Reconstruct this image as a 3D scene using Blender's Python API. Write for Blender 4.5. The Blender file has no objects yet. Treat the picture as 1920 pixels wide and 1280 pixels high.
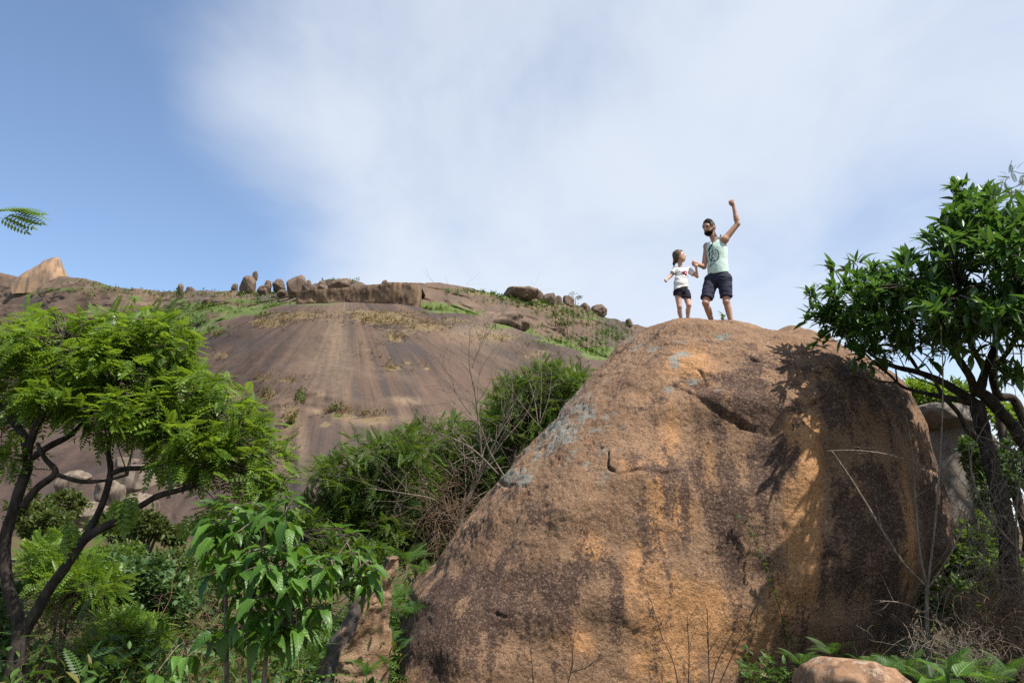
import bpy, math, random
import numpy as np
from mathutils import Vector, Matrix
from mathutils.bvhtree import BVHTree

# ------------------------------------------------------------------ camera, sky, sun, exposure
scene = bpy.context.scene
COL = scene.collection
FPX, PITCH, CAMZ = 1493.0, math.radians(13.0), 1.6
cam_data = bpy.data.cameras.new("camera")
cam_data.lens = 36.0 * FPX / 1920.0
cam_data.sensor_width = 36.0
cam_data.clip_start = 0.05
cam_data.clip_end = 20000.0
cam = bpy.data.objects.new("camera", cam_data)
cam.location = (0, 0, CAMZ)
cam.rotation_euler = (math.pi / 2 + PITCH, 0, 0)
COL.objects.link(cam)
scene.camera = cam

SUN_EL, SUN_AZ = math.radians(59), math.radians(122)      # azimuth clockwise from +Y
SUN = Vector((math.cos(SUN_EL) * math.sin(SUN_AZ), math.cos(SUN_EL) * math.cos(SUN_AZ), math.sin(SUN_EL)))
world = bpy.data.worlds.new("World")
scene.world = world
world.use_nodes = True
wn, wl = world.node_tree.nodes, world.node_tree.links
wn.clear()
w_out = wn.new("ShaderNodeOutputWorld")
sky = wn.new("ShaderNodeTexSky")
sky.sky_type = 'NISHITA'
sky.sun_disc = False
sky.sun_elevation = SUN_EL
sky.sun_rotation = SUN_AZ
sky.altitude = 900
sky.air_density = 1.0
sky.dust_density = 0.25
sky.ozone_density = 1.1
bg = wn.new("ShaderNodeBackground")
bg.inputs[1].default_value = 0.115
wl.new(sky.outputs[0], bg.inputs[0])
# thin cirrus veil: streaky noise on the sky dome
cloud = wn.new("ShaderNodeBackground")
cloud.inputs[0].default_value = (0.84, 0.905, 1.0, 1)
cloud.inputs[1].default_value = 0.57
tc = wn.new("ShaderNodeTexCoord")
sep = wn.new("ShaderNodeSeparateXYZ")
wl.new(tc.outputs['Generated'], sep.inputs[0])


def wmath(op, a, b=None, c=None):
    n = wn.new("ShaderNodeMath")
    n.operation = op
    for i, v in enumerate((a, b, c)):
        if v is None:
            continue
        if isinstance(v, (int, float)):
            n.inputs[i].default_value = v
        else:
            wl.new(v, n.inputs[i])
    return n.outputs[0]


den = wmath('ADD', wmath('MAXIMUM', sep.outputs[2], 0.0), 0.30)
cx = wmath('DIVIDE', sep.outputs[0], den)
cy = wmath('DIVIDE', sep.outputs[1], den)
comb = wn.new("ShaderNodeCombineXYZ")
wl.new(cx, comb.inputs[0])
wl.new(cy, comb.inputs[1])


def wnoise(scale, rot, sc, loc, detail, rough, dist):
    mp = wn.new("ShaderNodeMapping")
    mp.inputs['Rotation'].default_value = (0, 0, rot)
    mp.inputs['Scale'].default_value = sc
    mp.inputs['Location'].default_value = loc
    wl.new(comb.outputs[0], mp.inputs[0])
    t = wn.new("ShaderNodeTexNoise")
    t.inputs['Scale'].default_value = scale
    t.inputs['Detail'].default_value = detail
    t.inputs['Roughness'].default_value = rough
    t.inputs['Distortion'].default_value = dist
    wl.new(mp.outputs[0], t.inputs['Vector'])
    return t.outputs[0]


n_big = wnoise(1.15, 0.5, (1, 1, 1), (5.6, 3.3, 0), 2, 0.45, 0.3)
n_fine = wnoise(1.9, 0.45, (1.15, 0.72, 1), (0.4, 2.2, 0), 7, 0.55, 0.5)
edge = wn.new("ShaderNodeMapRange")                                # the veil thins out towards the west
edge.interpolation_type = 'SMOOTHSTEP'
edge.inputs['From Min'].default_value = -0.68
edge.inputs['From Max'].default_value = -0.05
edge.inputs['To Max'].default_value = 0.52
wl.new(wmath('ADD', cx, wmath('MULTIPLY', wmath('SUBTRACT', n_big, 0.5), 1.2)), edge.inputs['Value'])
veil = wmath('ADD', wmath('MULTIPLY', n_big, 0.6), wmath('MULTIPLY', n_fine, 0.75))
veil = wmath('ADD', veil, edge.outputs[0])
ramp = wn.new("ShaderNodeMapRange")
ramp.interpolation_type = 'SMOOTHSTEP'
ramp.inputs['From Min'].default_value = 0.72
ramp.inputs['From Max'].default_value = 1.32
ramp.inputs['To Min'].default_value = 0.0
ramp.inputs['To Max'].default_value = 0.85
wl.new(veil, ramp.inputs['Value'])
w_mix = wn.new("ShaderNodeMixShader")
wl.new(ramp.outputs[0], w_mix.inputs[0])
wl.new(bg.outputs[0], w_mix.inputs[1])
wl.new(cloud.outputs[0], w_mix.inputs[2])
wl.new(w_mix.outputs[0], w_out.inputs[0])

sun_data = bpy.data.lights.new("sun", 'SUN')
sun_data.energy = 5.0
sun_data.angle = math.radians(0.53)
sun_data.color = (1.0, 0.955, 0.88)
sun = bpy.data.objects.new("sun", sun_data)
sun.rotation_euler = (-SUN).to_track_quat('-Z', 'Y').to_euler()
sun.location = (20, -20, 40)
COL.objects.link(sun)
scene.view_settings.view_transform = 'Standard'
scene.view_settings.look = 'None'
scene.view_settings.gamma = 1.0
scene.view_settings.exposure = 0.80
scene.render.engine = 'CYCLES'
scene.cycles.max_bounces = 5
scene.cycles.diffuse_bounces = 3
scene.cycles.transmission_bounces = 3
scene.cycles.use_denoising = False

# ------------------------------------------------------------------ helpers
RNG = np.random.default_rng(7)
random.seed(7)
_F = np.array((0, math.cos(PITCH), math.sin(PITCH)))
_U = np.array((0, -math.sin(PITCH), math.cos(PITCH)))


def P(px, py, Y):
    """world point at distance Y (along +y) that the photograph shows at pixel (px, py)"""
    px, py, Y = np.broadcast_arrays(np.asarray(px, float), np.asarray(py, float), np.asarray(Y, float))
    dx, dy = (px - 960) / FPX, (640 - py) / FPX
    d = np.stack([dx, _F[1] + dy * _U[1], _F[2] + dy * _U[2]], -1)
    return np.array((0, 0, CAMZ)) + d * (Y / d[..., 1])[..., None]


def proj(V):
    q = V - np.array((0, 0, CAMZ))
    f = q @ _F
    return 960 + FPX * q[..., 0] / f, 640 - FPX * (q @ _U) / f


def _hash(ix, iy, iz, seed):
    h = (ix.astype(np.uint32) * np.uint32(374761393) + iy.astype(np.uint32) * np.uint32(668265263)
         + iz.astype(np.uint32) * np.uint32(2147483647) + np.uint32((seed * 1274126177) & 0xffffffff))
    h = (h ^ (h >> np.uint32(13))) * np.uint32(1274126177)
    h = h ^ (h >> np.uint32(16))
    return h


def noise(p, seed=0):
    """gradient noise, about -1..1"""
    p = np.asarray(p, np.float64)
    i = np.floor(p).astype(np.int64)
    f = p - i
    u = f * f * f * (f * (f * 6 - 15) + 10)
    out = 0
    for dx in (0, 1):
        for dy in (0, 1):
            for dz in (0, 1):
                h = _hash(i[..., 0] + dx, i[..., 1] + dy, i[..., 2] + dz, seed)
                gx = (h & np.uint32(1023)) / 511.5 - 1
                gy = ((h >> np.uint32(10)) & np.uint32(1023)) / 511.5 - 1
                gz = ((h >> np.uint32(20)) & np.uint32(1023)) / 511.5 - 1
                w = ((u[..., 0] if dx else 1 - u[..., 0]) * (u[..., 1] if dy else 1 - u[..., 1])
                     * (u[..., 2] if dz else 1 - u[..., 2]))
                out = out + w * (gx * (f[..., 0] - dx) + gy * (f[..., 1] - dy) + gz * (f[..., 2] - dz))
    return out * 1.4


def fbm(p, octaves=4, seed=0, gain=0.5, lac=2.03):
    a, s, out = 1.0, 1.0, 0
    for o in range(octaves):
        out = out + a * noise(np.asarray(p) * s, seed + o * 17)
        a *= gain
        s *= lac
    return out


def sstep(a, b, x):
    t = np.clip((x - a) / (b - a), 0, 1)
    return t * t * (3 - 2 * t)


def mesh_data(name, V, faces, mat=None, attrs=None, smooth=True):
    """V (n,3); faces: list of int arrays (m,k); attrs: name -> per-vertex float or (n,3) colour"""
    V = np.asarray(V, np.float32)
    me = bpy.data.meshes.new(name)
    faces = [np.asarray(f, np.int32) for f in faces if len(f)]
    nl = sum(f.size for f in faces)
    nf = sum(len(f) for f in faces)
    me.vertices.add(len(V))
    me.vertices.foreach_set("co", V.ravel())
    me.loops.add(nl)
    me.loops.foreach_set("vertex_index", np.concatenate([f.ravel() for f in faces]))
    me.polygons.add(nf)
    tot = np.concatenate([np.full(len(f), f.shape[1], np.int32) for f in faces])
    start = np.concatenate([[0], np.cumsum(tot)[:-1]]).astype(np.int32)
    me.polygons.foreach_set("loop_start", start)
    me.polygons.foreach_set("loop_total", tot)
    me.polygons.foreach_set("use_smooth", np.full(nf, smooth, bool))
    for k, v in (attrs or {}).items():
        v = np.asarray(v, np.float32)
        if v.ndim == 1:
            a = me.attributes.new(k, 'FLOAT', 'POINT')
            a.data.foreach_set("value", v)
        else:
            a = me.attributes.new(k, 'FLOAT_VECTOR', 'POINT')
            a.data.foreach_set("vector", v.ravel())
    me.update(calc_edges=True)
    if mat is not None:
        me.materials.append(mat)
    return me


def tag(o, label=None, cat=None, group=None, kind=None):
    if label:
        o["label"] = label
    if cat:
        o["category"] = cat
    if group:
        o["group"] = group
    if kind:
        o["kind"] = kind
    return o


def link(name, me, parent=None, loc=None):
    o = bpy.data.objects.new(name, me)
    COL.objects.link(o)
    if parent is not None:
        o.parent = parent
    if loc is not None:
        o.location = loc
    return o


def thing(name, label, cat, loc, group=None):
    o = bpy.data.objects.new(name, None)
    o.empty_display_size = 0.2
    o.location = loc
    COL.objects.link(o)
    return tag(o, label, cat, group)


def part(name, V, faces, mat, parent, attrs=None, smooth=True, kind=None):
    """a part given in world coordinates, stored relative to its parent"""
    base = np.array(parent.location)
    q = parent.parent
    while q is not None:
        base = base + np.array(q.location)
        q = q.parent
    o = link(name, mesh_data(name, np.asarray(V) - base, faces, mat, attrs, smooth), parent)
    if kind:
        o["kind"] = kind
    return o


def solo(name, V, faces, mat, base, label=None, cat=None, group=None, kind=None, attrs=None, smooth=True):
    """a top-level thing of one mesh, its origin at base"""
    o = link(name, mesh_data(name, np.asarray(V) - np.asarray(base), faces, mat, attrs, smooth), None, base)
    return tag(o, label, cat, group, kind)


def grid_faces(nu, nv, wrap_u=False):
    u = np.arange(nu if wrap_u else nu - 1)
    v = np.arange(nv - 1)
    U, W = np.meshgrid(u, v, indexing='ij')
    a = U * nv + W
    b = ((U + 1) % nu) * nv + W
    return np.stack([a, b, b + 1, a + 1], -1).reshape(-1, 4)


class MB:
    """collects pieces of one mesh"""

    def __init__(self):
        self.V, self.F, self.n, self.A = [], {}, 0, []

    def add(self, V, faces, tint=0.0):
        V = np.asarray(V, float).reshape(-1, 3)
        for f in faces:
            f = np.asarray(f)
            if len(f):
                self.F.setdefault(f.shape[1], []).append(f + self.n)
        self.V.append(V)
        self.A.append(np.broadcast_to(np.asarray(tint, float), (len(V),)))
        self.n += len(V)

    def tube(self, path, radii, sides=6, tint=0.0):
        path = np.asarray(path, float)
        n = len(path)
        radii = np.broadcast_to(np.asarray(radii, float), (n,))
        T = np.gradient(path, axis=0)
        T /= np.linalg.norm(T, axis=1)[:, None] + 1e-9
        ref = np.array((0.31, 0.9, 0.2)) if abs(T[0] @ np.array((0.31, 0.9, 0.2))) < 0.9 else np.array((1, 0, 0))
        A = np.cross(T, ref)
        A /= np.linalg.norm(A, axis=1)[:, None] + 1e-9
        B = np.cross(T, A)
        ang = np.arange(sides) / sides * 2 * math.pi
        ring = (np.cos(ang)[None, :, None] * A[:, None] + np.sin(ang)[None, :, None] * B[:, None])
        V = path[:, None] + ring * radii[:, None, None]
        i, j = np.meshgrid(np.arange(n - 1), np.arange(sides), indexing='ij')
        j2 = (j + 1) % sides
        F = np.stack([i * sides + j, i * sides + j2, (i + 1) * sides + j2, (i + 1) * sides + j], -1).reshape(-1, 4)
        V = np.concatenate([V.reshape(-1, 3), path[:1], path[-1:]])
        k = np.arange(sides)
        k2 = (k + 1) % sides
        c0 = np.stack([k2, k, np.full(sides, n * sides)], -1)
        c1 = np.stack([(n - 1) * sides + k, (n - 1) * sides + k2, np.full(sides, n * sides + 1)], -1)
        self.add(V, [F, np.concatenate([c0, c1])], tint)

    def get(self):
        V = np.concatenate(self.V)
        return V, [np.concatenate(f) for f in self.F.values()], {"tint": np.concatenate(self.A)}

    def part(self, name, mat, parent, smooth=True, kind=None):
        V, F, A = self.get()
        return part(name, V, F, mat, parent, A, smooth, kind)

    def solo(self, name, mat, base, label, cat, group=None, kind=None, smooth=True):
        V, F, A = self.get()
        return solo(name, V, F, mat, base, label, cat, group, kind, A, smooth)


def smooth_path(pts, n=8):
    """Catmull-Rom through points (any dimension)"""
    p = np.asarray(pts, float)
    if len(p) < 3:
        t = np.linspace(0, 1, n + 1)[:, None]
        return p[0] * (1 - t) + p[-1] * t
    q = np.concatenate([[2 * p[0] - p[1]], p, [2 * p[-1] - p[-2]]])
    out = []
    for i in range(len(p) - 1):
        t = np.arange(n)[:, None] / n
        a, b, c, d = q[i:i + 4]
        out.append(0.5 * ((2 * b) + (c - a) * t + (2 * a - 5 * b + 4 * c - d) * t ** 2 + (3 * b - a - 3 * c + d) * t ** 3))
    out.append(p[-1:])
    return np.concatenate(out)


def interp(xs, table):
    t = np.asarray(table, float)
    return np.interp(xs, t[:, 0], t[:, 1])


# ------------------------------------------------------------------ materials
ALB = 0.66          # the photograph is exposed brightly: base colours below are scaled by this


def new_mat(name):
    m = bpy.data.materials.new(name)
    m.use_nodes = True
    nt = m.node_tree
    nt.nodes.clear()
    out = nt.nodes.new("ShaderNodeOutputMaterial")
    return m, nt, out


class NT:
    def __init__(self, nt):
        self.nt, self.n, self.l = nt, nt.nodes, nt.links

    def _in(self, sock, v):
        if v is None:
            return
        if hasattr(v, 'is_output') or hasattr(v, 'links'):
            self.l.new(v, sock)
        elif isinstance(v, (tuple, list)) and len(v) == 3 and sock.type == 'RGBA':
            sock.default_value = (*v, 1)
        else:
            sock.default_value = v

    def math(self, op, a, b=None, c=None, clamp=False):
        n = self.n.new("ShaderNodeMath")
        n.operation = op
        n.use_clamp = clamp
        for i, v in enumerate((a, b, c)):
            self._in(n.inputs[i], v)
        return n.outputs[0]

    def attr(self, name, out='Fac'):
        n = self.n.new("ShaderNodeAttribute")
        n.attribute_name = name
        return n.outputs[out]

    def coord(self, which='Object'):
        return self.n.new("ShaderNodeTexCoord").outputs[which]

    def geo(self, which='Position'):
        return self.n.new("ShaderNodeNewGeometry").outputs[which]

    def mapping(self, v, scale=(1, 1, 1), loc=(0, 0, 0), rot=(0, 0, 0)):
        n = self.n.new("ShaderNodeMapping")
        n.inputs['Scale'].default_value = scale
        n.inputs['Location'].default_value = loc
        n.inputs['Rotation'].default_value = rot
        self.l.new(v, n.inputs[0])
        return n.outputs[0]

    def noise(self, v, scale, detail=4, rough=0.55, dist=0.0, out=0):
        n = self.n.new("ShaderNodeTexNoise")
        n.inputs['Scale'].default_value = scale
        n.inputs['Detail'].default_value = detail
        n.inputs['Roughness'].default_value = rough
        n.inputs['Distortion'].default_value = dist
        if v is not None:
            self.l.new(v, n.inputs['Vector'])
        return n.outputs[out]

    def voronoi(self, v, scale, feature='F1', out='Distance'):
        n = self.n.new("ShaderNodeTexVoronoi")
        n.feature = feature
        n.inputs['Scale'].default_value = scale
        self.l.new(v, n.inputs['Vector'])
        return n.outputs[out]

    def rng(self, v, a, b, c=0.0, d=1.0, smooth=True):
        n = self.n.new("ShaderNodeMapRange")
        n.interpolation_type = 'SMOOTHSTEP' if smooth else 'LINEAR'
        for i, x in enumerate((v, a, b, c, d)):
            self._in(n.inputs[i], x)
        return n.outputs[0]

    def mix(self, fac, a, b, blend='MIX'):
        n = self.n.new("ShaderNodeMix")
        n.data_type = 'RGBA'
        n.blend_type = blend
        self._in(n.inputs[0], fac)
        self._in(n.inputs[6], a)
        self._in(n.inputs[7], b)
        return n.outputs[2]

    def bump(self, h, strength=0.5, dist=0.02, normal=None):
        n = self.n.new("ShaderNodeBump")
        n.inputs['Strength'].default_value = strength
        n.inputs['Distance'].default_value = dist
        self.l.new(h, n.inputs['Height'])
        if normal is not None:
            self.l.new(normal, n.inputs['Normal'])
        return n.outputs[0]

    def principled(self, color, rough=0.8, spec=0.3, normal=None, **kw):
        n = self.n.new("ShaderNodeBsdfPrincipled")
        self._in(n.inputs['Base Color'], self.mix(1.0, color, (ALB, ALB, ALB), 'MULTIPLY'))
        self._in(n.inputs['Roughness'], rough)
        self._in(n.inputs['Specular IOR Level'], spec)
        if normal is not None:
            self.l.new(normal, n.inputs['Normal'])
        for k, v in kw.items():
            self._in(n.inputs[k], v)
        return n.outputs[0]


def leaf_mat(name, dark, light, trans=0.3, rough=0.42, spec=0.5, yellow=None, veins=False):
    m, nt, out = new_mat(name)
    t = NT(nt)
    oi = nt.nodes.new("ShaderNodeObjectInfo")
    v = t.math('FRACT', t.math('ADD', t.attr('tint'), oi.outputs['Random']))
    col = t.mix(v, dark, light)
    if yellow:
        col = t.mix(t.rng(v, 0.93, 0.97), col, yellow)
    pos = t.geo('Position')
    col = t.mix(t.rng(t.noise(pos, 9.0, 2), 0.3, 0.75, 0.0, 0.45), col, t.mix(0.5, col, dark))
    nrm = None
    if veins:                                # side veins and midrib in the leaf's own coordinates
        oc = t.coord('Object')
        sx = nt.nodes.new("ShaderNodeSeparateXYZ")
        nt.links.new(oc, sx.inputs[0])
        ay = t.math('ABSOLUTE', sx.outputs[1])
        ph = t.math('MULTIPLY', t.math('SUBTRACT', sx.outputs[0], t.math('MULTIPLY', ay, 0.9)), 52.0)
        vein = t.rng(t.math('SINE', ph), 0.55, 1.0)
        rib = t.rng(ay, 0.016, 0.004)
        vv = t.math('MAXIMUM', t.math('MULTIPLY', vein, 0.6), rib)
        puff = t.math('SINE', t.math('ADD', ph, 1.6))
        col = t.mix(t.math('MULTIPLY', vv, 0.22), col, tuple(min(1, x * 1.7 + .02) for x in light))
        col = t.mix(t.rng(t.noise(oc, 3.0, 4), 0.66, 0.74, 0, 0.8), col, (0.22, 0.15, 0.05))
        nrm = t.bump(t.math('SUBTRACT', t.math('MULTIPLY', puff, 0.5), vv), 0.35, 0.008)
    pr = t.principled(col, rough, spec, nrm)
    tr = nt.nodes.new("ShaderNodeBsdfTranslucent")
    nt.links.new(t.mix(1.0, t.mix(0.5, col, (min(1, light[0] * 1.9), min(1, light[1] * 1.7), light[2] * 0.8)), (ALB, ALB, ALB), 'MULTIPLY'), tr.inputs[0])
    mx = nt.nodes.new("ShaderNodeMixShader")
    mx.inputs[0].default_value = trans
    nt.links.new(pr, mx.inputs[1])
    nt.links.new(tr.outputs[0], mx.inputs[2])
    nt.links.new(mx.outputs[0], out.inputs[0])
    return m


def bark_mat(name, c1, c2, scale=14, rough=0.9):
    m, nt, out = new_mat(name)
    t = NT(nt)
    pos = t.geo('Position')
    st = t.noise(t.mapping(pos, (1, 1, 0.35)), scale, 5, 0.65)
    fine = t.noise(pos, scale * 5, 3, 0.6)
    h = t.math('ADD', st, t.math('MULTIPLY', fine, 0.4))
    col = t.mix(t.rng(st, 0.35, 0.65), c1, c2)
    nt.links.new(t.principled(col, rough, 0.2, t.bump(h, 0.7, 0.02)), out.inputs[0])
    return m


def plain_mat(name, c, rough=0.8, spec=0.3, var=0.0, bump=0.0, scale=60, **kw):
    m, nt, out = new_mat(name)
    t = NT(nt)
    pos = t.coord('Object')
    nz = t.noise(pos, scale, 3)
    col = t.mix(t.rng(nz, 0.3, 0.7, 0, var), c, tuple(x * 0.5 for x in c)) if var else c
    nrm = t.bump(nz, bump, 0.005) if bump else None
    nt.links.new(t.principled(col, rough, spec, nrm, **kw), out.inputs[0])
    return m


# ------------------------------------------------------------------ rock materials
def far_rock_mat():
    m, nt, out = new_mat("granite_slope")
    t = NT(nt)
    pos = t.geo('Position')
    st = t.attr('streak', 'Vector')
    s1 = t.noise(t.mapping(st, (15, 0.8, 1)), 1.0, 5, 0.6, 0.5)
    s2 = t.noise(t.mapping(st, (60, 3.5, 1)), 1.0, 4, 0.65)
    s3 = t.noise(t.mapping(st, (9, 0.5, 1), (5, 2, 0)), 1.0, 3, 0.55, 0.4)
    blot = t.noise(pos, 0.06, 6, 0.62)
    fine = t.noise(pos, 0.9, 5, 0.7)
    col = t.mix(t.rng(s1, 0.34, 0.66), (0.070, 0.044, 0.033), (0.133, 0.082, 0.058))
    col = t.mix(t.rng(s3, 0.53, 0.72, 0, 0.6), col, (0.209, 0.136, 0.088))
    col = t.mix(t.rng(s3, 0.48, 0.34, 0, 0.88), col, (0.063, 0.050, 0.044))
    col = t.mix(t.rng(s2, 0.52, 0.70, 0, 0.35), col, (0.061, 0.047, 0.041))
    col = t.mix(t.rng(blot, 0.52, 0.68, 0, 0.45), col, (0.180, 0.121, 0.082))
    col = t.mix(t.rng(fine, 0.60, 0.72, 0, 0.45), col, (0.288, 0.220, 0.156))
    col = t.mix(t.rng(fine, 0.42, 0.30, 0, 0.4), col, (0.065, 0.051, 0.041))
    pale = t.attr('pale')
    col = t.mix(t.math('MULTIPLY', pale, t.rng(fine, 0.3, 0.6, 0.35, 0.9)), col, (0.331, 0.234, 0.149))
    darkm = t.attr('dark')
    col = t.mix(t.math('MULTIPLY', darkm, 0.8), col, (0.054, 0.045, 0.041))
    g = t.attr('grass')
    gm = t.rng(t.math('ADD', g, t.math('MULTIPLY', t.math('SUBTRACT', t.noise(pos, 0.35, 5, 0.7), 0.5), 1.3)), 0.42, 0.62)
    gcol = t.mix(t.noise(pos, 0.8, 4, 0.7), (0.060, 0.105, 0.020), (0.165, 0.200, 0.055))
    dry = t.attr('dry')
    dm = t.rng(t.math('ADD', dry, t.math('MULTIPLY', t.math('SUBTRACT', t.noise(pos, 0.5, 5, 0.75), 0.5), 1.6)), 0.45, 0.70)
    dcol = t.mix(t.noise(pos, 1.1, 4, 0.7), (0.12, 0.085, 0.04), (0.29, 0.21, 0.115))
    col = t.mix(dm, col, dcol)
    col = t.mix(gm, col, gcol)
    h = t.math('ADD', t.math('MULTIPLY', blot, 2.0), t.math('ADD', t.math('MULTIPLY', fine, 0.6), t.math('MULTIPLY', s2, 0.25)))
    nt.links.new(t.principled(col, 0.85, 0.25, t.bump(h, 0.55, 0.8)), out.inputs[0])
    return m


def rock_mat(name, base, light, dark, scale=1.0, lichen=None, lich_amt=0.5):
    m, nt, out = new_mat(name)
    t = NT(nt)
    pos = t.coord('Object')
    big = t.noise(pos, 0.9 * scale, 5, 0.6)
    streak = t.noise(t.mapping(pos, (2.2 * scale, 2.2 * scale, 0.35 * scale)), 1.0, 5, 0.6, 0.2)
    fine = t.noise(pos, 9 * scale, 6, 0.75)
    col = t.mix(t.rng(big, 0.35, 0.65), base, light)
    col = t.mix(t.rng(streak, 0.50, 0.66, 0, 0.75), col, dark)
    col = t.mix(t.rng(fine, 0.56, 0.70, 0, 0.55), col, tuple(min(0.8, x * 1.35) for x in light))
    col = t.mix(t.rng(fine, 0.46, 0.32, 0, 0.6), col, dark)
    if lichen:
        lm = t.noise(pos, 2.6 * scale, 6, 0.7, 0.4)
        col = t.mix(t.rng(lm, 0.52, 0.60, 0, lich_amt), col, lichen)
    h = t.math('ADD', big, t.math('MULTIPLY', fine, 0.35))
    nt.links.new(t.principled(col, 0.9, 0.2, t.bump(h, 0.8, 0.06 / scale)), out.inputs[0])
    return m


M_FAR = far_rock_mat()
M_RIDGE_ROCK = rock_mat("ridge_rock", (0.175, 0.122, 0.092), (0.27, 0.19, 0.135), (0.07, 0.053, 0.046), 0.3)
M_PEAK = rock_mat("peak_rock", (0.30, 0.215, 0.15), (0.46, 0.29, 0.17), (0.16, 0.12, 0.10), 0.12)
M_PALE = rock_mat("pale_rock", (0.19, 0.145, 0.11), (0.30, 0.24, 0.18), (0.07, 0.055, 0.047), 0.5)
M_GREYROCK = rock_mat("grey_lichen_rock", (0.165, 0.135, 0.11), (0.25, 0.21, 0.17), (0.07, 0.058, 0.05), 2.2, (0.25, 0.26, 0.23), 0.7)
M_CLIFF = rock_mat("cliff_rock", (0.20, 0.130, 0.088), (0.34, 0.23, 0.14), (0.060, 0.047, 0.043), 0.3)
M_ORANGE = rock_mat("orange_rock", (0.25, 0.130, 0.068), (0.40, 0.240, 0.140), (0.08, 0.05, 0.035), 3.6, (0.46, 0.37, 0.29), 0.7)

# ------------------------------------------------------------------ ground
def ground():
    n = 240
    u = np.linspace(-1, 1, n)
    X = np.sign(u) * np.abs(u) ** 3.0 * 4000
    Y = np.sign(u) * np.abs(u) ** 3.0 * 4000 + 12
    gx, gy = np.meshgrid(X, Y, indexing='ij')
    p = np.stack([gx, gy, 0 * gx], -1)
    z = 0.16 * fbm(p * 0.25, 4, 3) * sstep(3.0, 9.0, np.hypot(gx, gy)) + 0.05 * fbm(p * 1.7, 3, 9)
    z = z - 2.5 * sstep(60, 400, gx) + 1.2 * fbm(p * 0.01, 3, 5) * sstep(60, 300, np.hypot(gx, gy))
    p[..., 2] = z - 0.5
    m, nt, out = new_mat("dry_soil")
    t = NT(nt)
    pos = t.geo('Position')
    a = t.noise(pos, 0.8, 5, 0.65)
    b = t.noise(pos, 14, 5, 0.75)
    col = t.mix(t.rng(a, 0.35, 0.65), (0.13, 0.085, 0.05), (0.085, 0.085, 0.032))
    col = t.mix(t.rng(b, 0.5, 0.7, 0, 0.7), col, (0.22, 0.155, 0.09))
    col = t.mix(t.rng(b, 0.45, 0.3, 0, 0.7), col, (0.045, 0.035, 0.02))
    nt.links.new(t.principled(col, 0.95, 0.1, t.bump(b, 0.9, 0.05)), out.inputs[0])
    solo("ground", p.reshape(-1, 3), [grid_faces(n, n)], m, (0, 0, 0), kind="structure")


ground()

# ------------------------------------------------------------------ the granite dome and the ridge behind it
DOME_CREST = [(-700, 800), (-200, 722), (0, 692), (200, 668), (330, 640), (400, 610), (480, 586), (560, 570), (650, 566),
              (750, 570), (850, 585), (950, 612), (1050, 645), (1130, 668), (1200, 700), (1300, 760), (1450, 850), (1600, 930)]


def hill_off(px):
    """the mountain curves away from the viewer on both sides of the dome"""
    return np.minimum(75 * ((np.asarray(px, float) - 650) / 500) ** 2, 170)


def dome_Y(s):
    return 105 + 155 * (0.55 * s ** 1.3 + 0.45 * (1 - np.sqrt(np.clip(1 - s, 0, 1))))


def blobs(px, py, items):
    out = np.zeros_like(px)
    for (x, y, rx, ry, a) in items:
        out = np.maximum(out, a * np.exp(-((px - x) / rx) ** 2 - ((py - y) / ry) ** 2))
    return out


def stairs(q):
    f = np.floor(q)
    return f + sstep(0.44, 0.56, q - f)


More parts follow.
